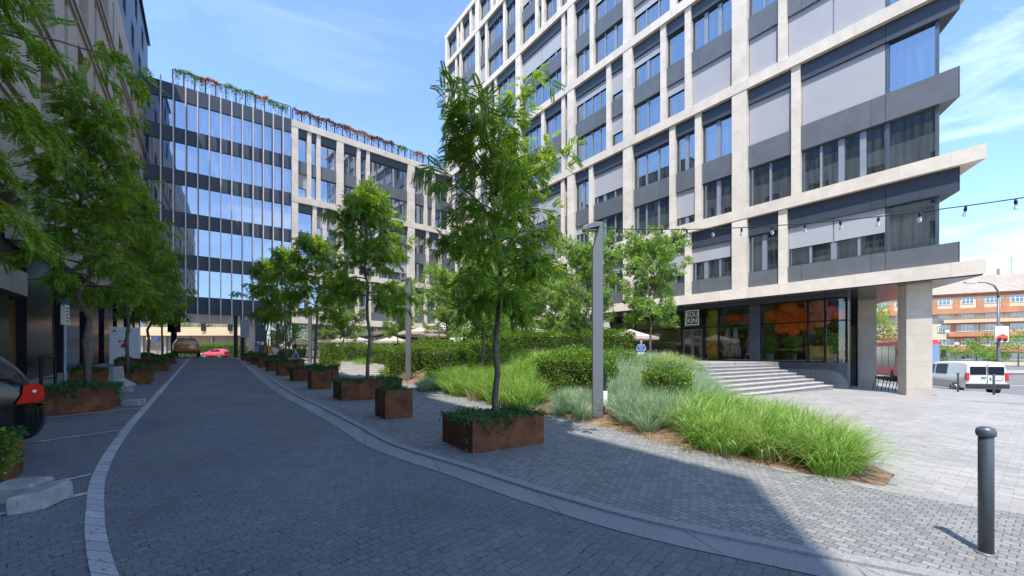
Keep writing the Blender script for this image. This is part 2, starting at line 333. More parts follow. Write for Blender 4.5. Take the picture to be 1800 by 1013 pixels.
M_grassb = leafmat('blue grass', (.20, .31, .18), (.38, .49, .33), .35, tcol=(1.2, 1.2, .8), c3=(.58, .62, .46), scale=3.0)
M_dry = leafmat('dry grass', (.30, .24, .12), (.48, .40, .22), .3, tcol=(1.1, 1.1, .8), scale=3.0)
M_tint = mat('tinted pane', (.008, .012, .022), .22, var=0, spec=.14)
M_white = mat('white paint', (.78, .78, .77), .4, var=.03)
M_canvas = leafmat('parasol canvas', (.62, .56, .48), (.72, .66, .58), .35, tcol=(1.0, .95, .85), scale=.8)
M_wall_w = mat('dark interior', (.05, .045, .035), .8, var=.3, vscale=1.0)
# ------------------------------------------------------------------ ground and flat sheets
def sheet(name, poly, m, off, kind='structure', thick=0.0, zf=None):
    """polygon (x,y) draped on the ground, cut where the ground bends"""
    bm = bmesh.new()
    bm.faces.new([bm.verts.new((p[0], p[1], 0)) for p in poly])
    for co, no in (((XL, 0, 0), (1, 0, 0)), ((XR, 0, 0), (1, 0, 0)), ((0, YN, 0), (0, 1, 0)), ((0, YF, 0), (0, 1, 0)), ((-27.784, 36.662, 0), (-.604, .797, 0)), ((-35.032, 46.226, 0), (-.604, .797, 0))):
        bmesh.ops.bisect_plane(bm, geom=bm.verts[:]+bm.edges[:]+bm.faces[:], plane_co=co, plane_no=no)
    bmesh.ops.triangulate(bm, faces=bm.faces[:])
    if thick:
        r = bmesh.ops.extrude_face_region(bm, geom=bm.faces[:])
        top = [g for g in r['geom'] if isinstance(g, bmesh.types.BMVert)]
        ts = set(top)
        for v in bm.verts: v.co.z = (zf or zg)(v.co.x, v.co.y) + (off if v in ts else off-thick)
    else:
        for v in bm.verts: v.co.z = (zf or zg)(v.co.x, v.co.y)+off
    bmesh.ops.recalc_face_normals(bm, faces=bm.faces[:])
    me = bpy.data.meshes.new(name); bm.to_mesh(me); bm.free(); me.materials.append(m)
    if not thick:
        if me.polygons and sum(p.normal.z for p in me.polygons) < 0: me.flip_normals()
    o = bpy.data.objects.new(name, me); C.objects.link(o)
    return tag(o, kind=kind)
def smooth(pts, n=6):
    """catmull-rom through points"""
    P = [Vector(p) for p in pts]; P = [P[0]*2-P[1]]+P+[P[-1]*2-P[-2]]; out = []
    for i in range(1, len(P)-2):
        for k in range(n):
            t = k/n; a, b, c, d = P[i-1], P[i], P[i+1], P[i+2]
            out.append(0.5*((2*b)+(c-a)*t+(2*a-5*b+4*c-d)*t*t+(3*b-a-3*c+d)*t**3))
    out.append(P[-2]); return out
def offset(pts, d):
    out = []
    for i, p in enumerate(pts):
        t = (pts[min(i+1, len(pts)-1)]-pts[max(i-1, 0)]); t = Vector((t.x, t.y)).normalized()
        out.append(Vector((p.x - t.y*d, p.y + t.x*d)))
    return out
v2 = lambda p: Vector((p[0], p[1]))

sheet('ground', [(-400, -60), (40, -60), (34, 4), (27.6, 16), (26.7, 26), (20.6, 46), (27, 400), (30, 600), (-400, 600)], M_plaza, 0.0)

# right kerb: outer (pavement) edge from far to near
KO = [v2(hit(*p)) for p in [(429.6,632.5),(492.8,676),(577.6,719.3),(640,750.5),(701,782),(831,822),(918,850),(1005,876),(1100,902),(1200,925),(1333,951),(1467,977),(1600,1001.7)]]
far = (KO[0]-KO[1]).normalized()
KO = [KO[0]+far*45, KO[0]+far*14] + KO + [Vector((6.0, 1.75)), Vector((14, -1.2)), Vector((26, -5))]
KO = smooth(KO, 5)
K1 = offset(KO, -0.13); K2 = offset(KO, -0.46)
# left strip centre line, far to near
SL = [v2(hit(*p)) for p in [(330,634),(300,668),(262,711),(232,744),(207,778),(190,804),(178,830),(170,854),(167,904),(168,940),(184,1013)]]
fl = Vector((-0.604, 0.797))
SL = [SL[0]+fl*45, SL[0]+fl*12] + SL + [Vector((-1.95, 2.1)), Vector((-1.1, 1.5)), Vector((.4, .5)), Vector((3.0, -1.6))]
SL = smooth(SL, 5)
S1 = offset(SL, 0.06); S2 = offset(SL, -0.06)
if (S1[60]-v2((0, 0))).length < (S2[60]-v2((0, 0))).length: S1, S2 = S2, S1     # S1 = outer (left) side
sheet('road', [tuple(p) for p in SL] + [tuple(p) for p in K2[::-1]], M_road, 0.004)
cur = [(-5.4-.757*y-.2, y) for y in (-14, 42, 90)]
sheet('parking_area', [tuple(p) for p in SL] + [(6, -6)] + cur, M_road, 0.0045)
def ribbon(name, A, B, m, off, thick=0.0):
    mb = MB(); n = len(A)
    for i in range(n-1):
        pts = [A[i], A[i+1], B[i+1], B[i]]
        P = [(p.x, p.y, zg(p.x, p.y)+off) for p in pts]
        mb.quad(*P)
        if thick:
            Q = [(p[0], p[1], p[2]-thick) for p in P]
            mb.quad(P[0], P[1], Q[1], Q[0]); mb.quad(P[2], P[3], Q[3], Q[2])
    o = mb.build(name, m)
    if sum(p.normal.z for p in o.data.polygons) < 0: o.data.flip_normals()
    return tag(o, kind='structure')
ribbon('road_edge_strip', S1, S2, M_line, 0.012)
ribbon('kerb', KO, K1, M_granite, 0.035, 0.05)
ribbon('gutter', K1, K2, M_kerb, 0.010)
# darker pavement between kerb and the garden, pale plaza beyond
pv = [tuple(p) for p in KO if p.y > 1.6 and p.y < 60] 
back = [(-5.2, 18.3), (-3.4, 16.1), (-1.4, 13.4), (0.0, 12.2), (1.3, 9.9), (2.15, 8.5), (2.85, 7.2), (4.0, 5.45), (5.0, 4.62), (6.2, 3.9), (6.4, 1.7)]
sheet('pavement', pv + back[::-1] + [(-6.5, 20.5), (-12, 31), (-20, 44)], M_pave, 0.006)
def strip(name, a, b, w, m, off=0.013):
    a, b = v2(a), v2(b); t = (b-a).normalized(); n = Vector((-t.y, t.x))*w/2
    return sheet(name, [tuple(a-n), tuple(b-n), tuple(b+n), tuple(a+n)], m, off)
for a, b, w_ in [((-4.62, 3.2), hit(156,868), .09), (hit(40,862), hit(163,835), .08), (hit(60,779), hit(213,757.5), .08), (hit(80,736), hit(255,717), .08),
                 (hit(210,700), hit(268,694), .08)]:
    strip('bay_line', a, b, w_, M_line)
for i in range(1, 5):
    a = Vector((-8.31, 9.15)) + Vector((-4.1, 5.45))*i; strip('bay_line', a, a+Vector((-.33, -.94))*1.6, .08, M_line)
dr = Vector((.8, .6)); un = Vector((-.604, .797))
for i in range(0, 5):
    p = Vector((-1.0, 6.75))+Vector((-4.16, 5.2))*i
    strip('bay_line', p-dr*.55, p+dr*.05, .06, M_granite); q = p+dr*1.15+un*.2
    if i < 4: strip('bay_line', q+un*.6, q+un*5.6, .05, M_granite)
strip('plaza_line', (19.5, 17.2), (27, 15.2), .16, mat('red paving line', (.42, .27, .22), .8, var=.2))
strip('plaza_line', hit(1395, 691), hit(1545, 703), .14, mat('pale paving line', (.52, .49, .44), .8, var=.15))

# street on the right, a step lower than the plaza kerb, and the street behind the passage
def street(poly, name, m, z): 
    mb = MB(); mb.prism(poly, z-.3, z); return tag(mb.build(name, m), kind='structure')

# terrace, steps
TZ = 1.15
Tp = [(-9.6, 28.2), (-7.4, 26.5), (-6, 26), (-4.3, 25), (-2.5, 24), (.2, 22.5), (3.5, 21), (7.3, 18.4), (15.9, 24.2), (24, 27.5), (23, 40), (-6, 60), (-14.0, 50), (-14.5, 38)]
tag(MB().prism(Tp, -1.0, TZ).build('terrace', M_plaza), kind='structure')
sd = Vector((-.8315, -.5555)); su = Vector((-.5555, .8315))
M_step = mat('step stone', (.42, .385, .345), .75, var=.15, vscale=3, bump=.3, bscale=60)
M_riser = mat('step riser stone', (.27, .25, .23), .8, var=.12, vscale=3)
mb = MB(); g0 = -.27
for k in range(1, 9):
    a = Vector((16.22, 20.75)) + su*.385*(k-1) + Vector((-.045*k, 0)); z = -.17+.1465*k
    a2 = a+(-sd)*(.9); L_ = 16
    e = a + sd*L_
    depth = su*(.385*(9-k)+.6)
    f0, f1 = a2, e
    z0 = g0-.5
    def slab(p, q, dvec, zz0, zz1):
        mb.add([(p.x, p.y, zz0), (q.x, q.y, zz0), ((q+dvec).x, (q+dvec).y, zz0), ((p+dvec).x, (p+dvec).y, zz0),
                (p.x, p.y, zz1), (q.x, q.y, zz1), ((q+dvec).x, (q+dvec).y, zz1), ((p+dvec).x, (p+dvec).y, zz1)],
               [(0,3,2,1),(4,5,6,7),(0,1,5,4),(1,2,6,5),(2,3,7,6),(3,0,4,7)])
    e = a + sd*(10.0-.28*(8-k))
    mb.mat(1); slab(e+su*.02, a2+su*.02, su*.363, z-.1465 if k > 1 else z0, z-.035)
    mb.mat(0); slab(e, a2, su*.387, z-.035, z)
st = mb.build('entrance_steps', [M_step, M_riser])
tag(st, 'wide pale stone steps rising to the glass shop entrance', 'steps')
st.data.flip_normals() if False else None
# fill beneath the steps
# ------------------------------------------------------------------ facade helper
def opening(parent, x0, x1, z0, z1, glass, frame, mull, yg, panes=None, depth=.0, seed=0, name='window', mb=None, wide=(0.10, 0.24)):
    """one window: frame, mullions and panes in a single mesh (local x along the facade, y inward)"""
    rnd = random.Random(seed); own = mb is None
    if own: mb = MB()
    W = x1-x0; n = panes or max(1, round(W/.95))
    mb.mat(0).quad((x0, yg, z0), (x1, yg, z0), (x1, yg, z1), (x0, yg, z1))
    mb.mat(1); t = .06
    mb.box(x0, x0+t, yg-.09, yg-.003, z0, z1); mb.box(x1-t, x1, yg-.09, yg-.003, z0, z1)
    mb.box(x0+t, x1-t, yg-.09, yg-.003, z0, z0+t); mb.box(x0+t, x1-t, yg-.09, yg-.003, z1-t, z1)
    for i in range(1, n):
        x = x0+W*i/n; ww = wide[1] if rnd.random() < .4 else wide[0]
        mb.mat(2 if mull is not None else 1).box(x-ww/2, x+ww/2, yg-.075, yg-.004, z0+t, z1-t)
    if own: return mb.build(name, [glass, frame, mull or frame], parent)

# ------------------------------------------------------------------ the tower on the right
TO = Vector((-9.01, 54.23)); TA = math.atan2(-.7941, .6079)
def tx(px, c=32.5): return (54.23 - c*F/(px-356.5))/.7941
tower = empty('office_tower', (TO.x, TO.y, 0), TA, 'tall office block with a limestone grid, grey spandrels and fabric blinds behind the steps', 'office building')
ZB = [5.58, 10.37, 18.10, 25.57, 33.03, 40.5, 44.34]       # tops of the limestone bands
TH = .62; XE = 47.2
ex_, ey_ = -.479, .878      # direction of the end facade in local x,y
def endx(y): return ex_/ey_*y
def band_poly(y0, y1, xl, xr): return [(xl, y0), (xr+endx(y0), y0), (xr+endx(y1), y1), (xl, y1)]
for z in ZB:
    MB().prism(band_poly(0, 18, 0, XE), z-TH, z).build('cornice', M_stone_b, tower)
# roof slab core (dark body behind the glass)
xc = XE-1.45
MB().prism([(.9, .62), (xc+endx(.62), .62), (xc+endx(17), 17), (.9, 17)], 5.0, 44.0).build('core_wall', M_wall_w, tower)
MAJ = [(0.3, .55), (7.94, .8), (15.78, .8), (23.3, .8), (29.32, .8), (37.45, .85)]
majx = [m_[0] for m_ in MAJ]
for x, wd in MAJ:
    for i in range(6):
        MB().box(x-wd/2, x+wd/2, .03, .5, ZB[i], ZB[i+1]-TH).build('pier', M_stone_p, tower)
def tx2(px, y): return (54.23+.6079*y-(32.5+1.2593*y)*F/(px-356.5))/.7941
def pxs(*a): return [tx(p, 32.6) for p in a]
MIN = {0: [tx(1374)], 1: [tx(1397), tx(1225), tx(1179.5), tx(1036.5), tx(987)],
       2: [tx(1373.5), tx(1207), tx(1163.5), tx(1067.5), tx(988), tx(952)], 3: [tx(1180.5), tx(1038), tx(988)], 4: [], 5: []}
MIN[0] += [tx(1207), tx(1139), tx(1055), tx(962)]
rnd = random.Random(4)
for i in range(6):
    for a, b in zip(majx[:-1], majx[1:]):
        if any(a < x < b for x in MIN[i]): continue
        for fr in rnd.choice([[.3, .46], [.26, .62], [.36, .5, .82], [.2, .7]]): MIN[i].append(a+.4+(b-a-.8)*fr)
MIN[3] += [majx[5]+2.6]; MIN[4] += [majx[5]+1.8]; MIN[5] += [majx[5]+3]
wins = []; 
for i in range(6):
    z0, z1 = ZB[i], ZB[i+1]-TH
    for x in MIN[i]: MB().box(x-.21, x+.21, .12, .5, z0, z1).build('mullion_pier', M_stone_p, tower)
    cuts = sorted([(x-wd/2, x+wd/2) for x, wd in MAJ]+[(x-.21, x+.21) for x in MIN[i]])
    segs = [(cuts[k][1], cuts[k+1][0]) for k in range(len(cuts)-1)]
    last = cuts[-1][1]
    gx = XE-1.15+endx(.5)
    segs.append((last, gx-1.75))
    if i in (0, 5):
        lev = [(z0+.92, z1-1.05)] if i == 0 else [(z0+.02, z1-.7)]
        sp = [(z0, z0+.92)] if i == 0 else []
    else:
        lev = [(z0+.02, z0+2.42), (z0+3.75, z1-.88)]; sp = [(z0+2.42, z0+3.75)]
    lin = (lev[-1][1], z1)
    for zs in sp+[lin]:
        for a, b in segs[:-1]: MB().box(a, b, .26, .50, zs[0], zs[1]).build('spandrel' if zs is not lin else 'lintel_panel', M_panel if zs is not lin else M_panel_d, tower)  # lintels are spandrel metal with the cornice shade put into a darker colour
        mb = MB(); a = segs[-1][0]; e = XE-.62
        j = gx-1.75
        mb.box(a, j-.008, .26, .50, zs[0], zs[1])
        mb.prism([(j+.008, .26), (e+endx(.26), .26), (e+endx(9), 9), (e+endx(9)-.6, 9), (gx-.02, .5), (j+.008, .5)], zs[0], zs[1])
        mb.build('spandrel' if zs is not lin else 'lintel_panel', M_panel if zs is not lin else M_panel_d, tower)
    for li, (a0, a1) in enumerate(lev):
        for si, (a, b) in enumerate(segs):
            if b-a < .25: continue
            bl = None
            if si == len(segs)-1:
                bl = {(0, 0): .55, (1, 1): 1.0, (2, 0): 1.0, (2, 1): 1.0}.get((i, li), 0 if i == 1 else .9)
            elif si == len(segs)-2: bl = {(0, 0): 0, (1, 1): 1.0, (1, 0): 0, (2, 0): 1.0, (2, 1): 0}.get((i, li))
            elif si == len(segs)-3: bl = {(0, 0): .45, (2, 0): 1.0, (1, 0): 0, (1, 1): 0, (2, 1): 0}.get((i, li))
            if bl is None:
                q = random.Random(i*97+li*31+si*7).random(); bl = 0 if q < .58 else (.55 if q < .72 else (.75 if q < .88 else .3))
            wins.append((a, b, a0, a1, bl, i*1000+li*100+si))
    # corner glass at the sharp end, both faces
    for a0, a1 in lev:
        mb = MB(); j = gx-1.70
        mb.mat(0).quad((j, .5, a0), (gx, .5, a0), (gx, .5, a1), (j, .5, a1))
        mb.quad((gx, .5, a0), (gx+endx(8), 8.5, a0), (gx+endx(8), 8.5, a1), (gx, .5, a1))
        mb.mat(1).box(j-.05, j+.06, .38, .498, a0, a1); mb.box(gx-.10, gx+.02, .40, .52, a0, a1)
        mb.build('corner_window', [M_glass_t, M_frame], tower)
def depth_of(s): x = (s[0]+s[1])/2; return (Vector((TO.x+x*.6079, TO.y-x*.7941, (s[2]+s[3])/2-1.6))).length
wins.sort(key=lambda s: depth_of(s)/math.sqrt((s[1]-s[0])*(s[3]-s[2])))
rest = MB(); restb = MB()
for k, (a, b, z0, z1, bl, sd_) in enumerate(wins):
    if k < 88: o = opening(tower, a, b, z0, z1, M_glass_t, M_frame, M_mull, .5, seed=sd_)
    else: opening(None, a, b, z0, z1, None, None, 1, .5, seed=sd_, mb=rest)
    if bl:
        n = max(1, round((b-a)/2.4)); r2 = random.Random(sd_)
        mb = MB() if k < 88 else restb
        for q in range(n):
            xa, xb = a+(b-a)*q/n+.03, a+(b-a)*(q+1)/n-.03
            bb = bl if bl == 1 or n == 1 else min(1, max(.1, bl+r2.choice([0, 0, -.3, .1])))
            mb.box(xa, xb, .385, .40, z1-(z1-z0)*bb+.01, z1-.01)
        if k < 88: mb.build('blind', M_blind, o)
tag(rest.build('window', [M_glass_t, M_frame, M_mull], tower), kind='stuff')
tag(restb.build('blind', M_blind, tower), kind='stuff')
# soffit, columns
MB().prism([(.2, .02), (XE-.1, .02), (XE-.1+endx(17.8), 17.8), (.2, 17.8)], 4.90, 4.955).build('soffit', mat('soffit metal', (.16, .165, .17), .22, metal=.8, var=.1), tower)
for t_ in (0, 6.1, 12.2):
    x, y = 44.70+ex_*t_, .67+ey_*t_
    MB().prism([(x, y), (x+.86, y), (x+.86+ex_*.9, y+ey_*.9), (x+ex_*.9, y+ey_*.9)], -.6, 4.90).build('column', M_stone_c, tower)
MB().prism([(44.55+ex_*5.9, .67+ey_*5.9), (44.62+ex_*5.9, .67+ey_*5.9), (44.62+ex_*6.9, .67+ey_*6.9), (44.55+ex_*6.9, .67+ey_*6.9)], -.5, 4.9).build('downpipe', M_black, tower)
# shop: glazing along y=1.67, plinth, rounded corner, turning back along the end direction
SY = 1.67; SX = 42.55
def shop_outline(r=.9, n=7):
    """polyline from left to the rounded corner and back"""
    pts = []
    c0 = Vector((SX-r*1.4, SY)); dirb = Vector((ex_, ey_)); p1 = Vector((SX, SY)) + dirb*(r*.9)
    for k in range(n+1):
        t = k/n; pts.append((1-t)**2*c0 + 2*t*(1-t)*Vector((SX, SY)) + t*t*p1)
    return pts, dirb
cpts, db = shop_outline()
endp = cpts[-1] + db*6.5
pl = [(31.0, SY)] + [tuple(p) for p in cpts] + [tuple(endp), (31.0, 8)]
MB().prism(pl, -.7, TZ).build('plinth', M_panel_d, tower)
door0, door1 = 29.9, 31.85
xsplit = [.6, 3.2, 5.8, 8.4, 11, 13.6, 16.2, 18.6, 20.9, 23.0, 24.9, 26.6, 28.3, tx2(1195, 1.67)]
d0 = tx2(1197, 1.67); d1 = tx2(1238, 1.67)
xs = [.6+k*2.35 for k in range(int((d0-.6)/2.35)+1)]
xs[-1] = d0-.0; 
if len(xs) > 1 and xs[-1]-xs[-2] < 1.2: xs.pop(-2)
segs = [(a, b) for a, b in zip(xs[:-1], xs[1:])]
dk0, dk1 = tx2(1318, 1.67), tx2(1337, 1.67)
segs += [(d1, tx2(1263, 1.67)), (tx2(1263, 1.67), dk0), (dk1, tx2(1420, 1.67)), (tx2(1420, 1.67), cpts[0].x)]
GH = 4.70
for a, b in segs:
    mb = MB(); mb.mat(0).quad((a+.04, SY+.03, TZ), (b-.04, SY+.03, TZ), (b-.04, SY+.03, GH), (a+.04, SY+.03, GH))
    mb.mat(1).box(a-.04, a+.04, SY-.03, SY+.12, TZ, GH); mb.box(a+.04, b-.04, SY-.02, SY+.1, TZ, TZ+.07); mb.box(a+.04, b-.04, SY-.02, SY+.1, GH-.07, GH)
    mb.box(a+.04, b-.04, SY-.02, SY+.1, 3.42, 3.49)
    mb.build('shop_window', [M_clear, M_black], tower)
mb = MB(); pp = [Vector((p.x, p.y)) for p in cpts]+[endp]
for p, q in zip(pp[:-1], pp[1:]): mb.mat(0).quad((p.x, p.y, TZ), (q.x, q.y, TZ), (q.x, q.y, GH), (p.x, p.y, GH))
mb.mat(1)
for p in (pp[0], pp[4], pp[-2]): mb.box(p.x-.05, p.x+.05, p.y-.05, p.y+.05, TZ, GH)
for p, q in zip(pp[:-1], pp[1:]):
    mb.tube([(p.x, p.y, 3.45), (q.x, q.y, 3.45)], .035, 4); mb.tube([(p.x, p.y, GH-.03), (q.x, q.y, GH-.03)], .05, 4)
mb.build('shop_window', [M_clear, M_black], tower)
MB().box(dk0, dk1, SY-.06, SY+.5, TZ, GH).build('facade_post', M_panel_d, tower)
MB().prism([(.5, SY), (SX-1.2, SY)] + [tuple(p) for p in cpts] + [tuple(endp), (.5, 8.2)], GH, 4.90).build('header_panel', M_panel_d, tower)
# entrance doors
mb = MB(); mb.mat(1).box(d0, d0+.14, SY-.04, SY+.12, TZ, GH); mb.box(d1-.14, d1, SY-.04, SY+.12, TZ, GH); mb.box(d0+.14, d1-.14, SY-.04, SY+.12, 3.38, 3.54)
mb.mat(0).quad((d0+.14, SY+.03, 3.54), (d1-.14, SY+.03, 3.54), (d1-.14, SY+.03, GH), (d0+.14, SY+.03, GH)); mb.build('door_frame', [M_clear, M_black], tower)
dm = (d0+d1)/2
for a, b, hx in ((d0+.15, dm-.005, dm-.12), (dm+.005, d1-.15, dm+.12)):
    mb = MB(); mb.mat(0).quad((a+.1, SY+.03, TZ+.1), (b-.1, SY+.03, TZ+.1), (b-.1, SY+.03, 3.27), (a+.1, SY+.03, 3.27))
    mb.mat(1).box(a, a+.1, SY, SY+.06, TZ+.01, 3.37); mb.box(b-.1, b, SY, SY+.06, TZ+.01, 3.37); mb.box(a+.1, b-.1, SY, SY+.06, TZ+.01, TZ+.12); mb.box(a+.1, b-.1, SY, SY+.06, 3.27, 3.37)
    dd = mb.build('door', [M_clear, M_frame], tower)
    MB().box(hx-.05, hx+.05, SY-.06, SY-.003, 2.2, 2.24).build('handle', mat('brushed steel', (.6, .6, .6), .3, metal=1, var=0), dd)
# interior: back wall, floor, ceiling
M_int = mat('shop wall', (.34, .30, .20), .8, var=.6, vscale=.6)
MB().box(.6, 41.0, 7.6, 7.8, TZ, 4.86).build('shop_back_wall', M_int, tower)
MB().box(.6, 40.0, SY+.2, 7.5, TZ+.004, TZ+.02).build('shop_floor', mat('shop floor', (.16, .12, .08), .35, var=.3, vscale=1), tower)
MB().box(tx2(1243, 2.2), tx2(1263, 2.2), 2.2, 2.3, TZ+.03, 4.6).build('partition', mat('ochre wall', (.42, .30, .03), .6, var=.15), tower)

def text(name, s, size, m, parent, loc, rot, ext=.01, align='CENTER', sx=1.0):
    cu = bpy.data.curves.new(name, 'FONT'); cu.body = s; cu.size = size; cu.extrude = ext; cu.align_x = align; cu.align_y = 'CENTER'; cu.space_line = .9
    cu.materials.append(m); q = bpy.data.objects.new(name, cu); me = bpy.data.meshes.new_from_object(q); bpy.data.objects.remove(q)
    o = bpy.data.objects.new(name, me); C.objects.link(o); o.parent = parent; o.location = loc; o.rotation_euler = rot; o.scale = (sx, 1, 1)
    return o
sgn = empty('shop_sign', (0, 0, 0), 0, 'square dark sign with pale letters hung above the glass doors', 'sign')
sx_ = tx2(1217, 1.2); sgn.location = (TO.x+sx_*.6079+1.2*.7941, TO.y-sx_*.7941+1.2*.6079, 4.14); sgn.rotation_euler = (0, 0, TA)
M_signf = mat('sign pale green', (.62, .70, .58), .6, var=0); M_signd = mat('sign dark', (.04, .055, .05), .6, var=0)
MB().box(-.48, .48, -.03, .03, -.52, .52).build('board', M_signd, sgn)
mb = MB(); mb.box(-.48, .48, -.045, -.031, .46, .52); mb.box(-.48, .48, -.045, -.031, -.52, -.46); mb.box(-.48, -.42, -.045, -.031, -.46, .46); mb.box(.42, .48, -.045, -.031, -.46, .46); mb.build('border', M_signf, sgn)
text('lettering', 'EDU\nKIN', .46, M_signf, sgn, (0, -.032, -.0), (R(90), 0, 0), sx=.92)

# ------------------------------------------------------------------ far wing, glass part
GO = Vector((-31.7, 34.9)); GA_ = math.atan2(.5829, .8126)
gw = empty('glass_office_wing', (GO.x, GO.y, 0), GA_, 'dark office wing with bands of sky reflecting glass behind tall polished fins, above the passage', 'office building')
GL = 11.25; ZT = 25.72
sills = [21.9, 18.15, 14.4, 10.63, 6.86]
for k, s_ in enumerate([ZT]+sills):
    z1 = s_; z0 = (24.35 if k == 0 else (s_-1.3 if k < 5 else 5.3))
    MB().box(-.3, GL, 0, .4, z0, z1).build('spandrel', M_panel_d, gw)
fx = [1.07+.846*k for k in range(12)]
edges = [-.3]+fx+[GL]
for s_ in sills:
    top = s_+2.45
    for a, b in zip(edges[:-1], edges[1:]):
        mb = MB(); mb.mat(0).quad((a+.02, .12, s_), (b-.02, .12, s_), (b-.02, .12, top), (a+.02, .12, top))
        mb.mat(1).box(a-.02, a+.02, .06, .14, s_, top); mb.build('window', [M_glass_w, M_black], gw)
for x in fx:
    mb = MB(); mb.box(x-.045, x+.045, -.62, -.44, 4.45, 25.9)
    for s_ in sills: mb.mat(1).box(x-.015, x+.015, -.44, 0, s_-.5, s_-.42)
    mb.build('fin', [M_chrome, M_black], gw)
MB().box(-.3, GL, .45, 14, 5.3, 5.6).build('passage_ceiling', mat('dark soffit', (.05, .05, .055), .3, metal=.6, var=.1), gw)
MB().box(-.3, GL, .45, 14, 5.6, 25.4).build('core_wall', M_wall_w, gw)
for x in (6.3, 6.85):
    MB().box(x, x+.33, .5, 1.0, .8, 5.3).build('column', M_black, gw)
MB().box(1.3, 1.75, 5, 5.4, .8, 5.3).build('column', M_black, gw)
mb = MB().box(8.05, 8.95, .3, 13, .8, 5.3).build('wall', M_panel_d, gw)
for x in (8.3, 8.66): MB().box(x-.12, x+.12, .285, .297, 2.55, 2.85).build('notice', M_white, gw)
mb = MB(); mb.mat(0).quad((8.95, .4, .8), (GL, .4, .8), (GL, .4, 5.3), (8.95, .4, 5.3))
for x in (9.4, 9.9, 10.5, 11.1): mb.mat(1).box(x-.03, x+.03, .3, .39, .8, 5.3)
mb.build('ground_window', [mirror_glass('ground glass', (.012, .014, .012), .35, (.9, .9, .85), streak=.2), M_black], gw)
# white part
WO = Vector((-22.6, 41.4)); WA = math.atan2(.6478, .7618)
ww = empty('stone_office_wing', (WO.x, WO.y, 0), WA, 'limestone gridded office wing between the finned glass wing and the tall tower', 'office building')
def wx(px): 
    Y = 71.3/(1.176-(px-900)/F); return (Y-41.4)/.6478
WL = 19.9
zb = [5.5, 10.6, 18.0, 25.72]
for z in zb: MB().box(0, WL, -.02, .45, z-.68, z).build('cornice', M_stone_b, ww)
MB().box(.1, WL-.1, .62, 13, 4.9, 25.2).build('core_wall', M_wall_w, ww)
wm = [(0, wx(524)), (wx(592), wx(604)), (wx(717), wx(729)), (WL-.9, WL-.1)]
patt = {0: [[.25, .6], [.2, .38, .72], [.3, .6]], 1: [[.42, .68], [.2, .5], [.35, .7]], 2: [[.28, .52], [.22, .36], [.3, .52]]}
for r_ in range(3):
    z0, z1 = zb[r_], zb[r_+1]-.68
    for a, b in wm: MB().box(a, b, 0, .45, z0, z1).build('pier', M_stone_p, ww)
    for bi in range(3):
        a, b = wm[bi][1], wm[bi+1][0]; cuts = [a]
        for fr in patt[r_][bi]:
            x = a+(b-a)*fr; MB().box(x-.2, x+.2, .08, .45, z0, z1).build('mullion_pier', M_stone_p, ww); cuts += [x-.2, x+.2]
        cuts.append(b)
        lev = [(z0+.02, z0+2.45), (z0+3.75, z1-.85)] if r_ else [(z0+.9, z1-.8)]
        for k in range(0, len(cuts), 2):
            c0, c1 = cuts[k], cuts[k+1]
            MB().box(c0, c1, .2, .5, z1-.85 if r_ else z1-.8, z1).build('lintel_panel', M_panel_d, ww)  # darker lintel colour carries the cornice shade here too
            MB().box(c0, c1, .2, .5, z0+2.45 if r_ else z0, z0+3.75 if r_ else z0+.9).build('spandrel', M_panel, ww)
            for li, (l0, l1) in enumerate(lev):
                o = opening(ww, c0, c1, l0, l1, M_glass_w if bi == 0 else M_glass_t, M_frame, None, .46, seed=r_*50+bi*9+k+li, wide=(.08, .1))
                if random.Random(r_*31+bi*7+k*3+li+5).random() < .14: MB().box(c0+.02, c1-.02, .345, .36, l1-(l1-l0)*.6, l1-.01).build('blind', M_blind, o)
# ground floor glazing of the white part
for k in range(9):
    a = .3+k*2.15; b = a+2.1
    mb = MB(); g = 0
    mb.mat(0).quad((a, 1.2, .5), (b, 1.2, .5), (b, 1.2, 4.9), (a, 1.2, 4.9)); mb.mat(1).box(a-.04, a+.04, 1.12, 1.19, .5, 4.9)
    mb.build('ground_window', [MATS['ground glass'] if k > 1 else mirror_glass('green glass', (.02, .045, .008), .18, (.8, .85, .7), streak=.3), M_frame], ww)
MB().box(.1, WL, .02, 1.2, 4.75, 4.80).build('soffit', MATS['soffit metal'], ww)
# yellow script sign and hexagon knot emblem
ys = empty('cafe_sign', (0, 0, 0), 0, 'yellow line script beside a knotted hexagon ring, on the dark green ground floor glass', 'sign')
ys.parent = None
M_yel = mat('yellow sign', (.80, .66, .03), .5, var=0)
ys.location = (WO.x+0*.76, WO.y, 0); ys.rotation_euler = (0, 0, WA)
mb = MB(); cx_, cz_, rr = 2.95, 3.85, .42
for q in range(3):
    for k in range(6):
        a0 = R(60*k+q*20); a1 = R(60*(k+1)+q*20)
        mb.tube([(cx_+rr*math.cos(a0), 1.12, cz_+rr*math.sin(a0)), (cx_+rr*math.cos(a1), 1.12, cz_+rr*math.sin(a1))], .022, 5)
for rr2 in (.2,):
    for k in range(6):
        a0 = R(60*k+30); a1 = R(60*(k+1)+30); mb.tube([(cx_+rr2*math.cos(a0), 1.12, cz_+rr2*math.sin(a0)), (cx_+rr2*math.cos(a1), 1.12, cz_+rr2*math.sin(a1))], .02, 5)
mb.build('emblem', M_yel, ys)
mb = MB(); pts = []
for k in range(90):
    t = k/89; x = .05+1.95*t; ph = t*2*math.pi*6.5
    pts.append((x+.06*math.cos(ph), 1.12, 3.72+.09*math.sin(ph)+(.16*max(0, math.sin(ph)) if (int(t*6.5) in (2, 4)) else 0)))
mb.tube(pts, .018, 5); mb.build('script', M_yel, ys)
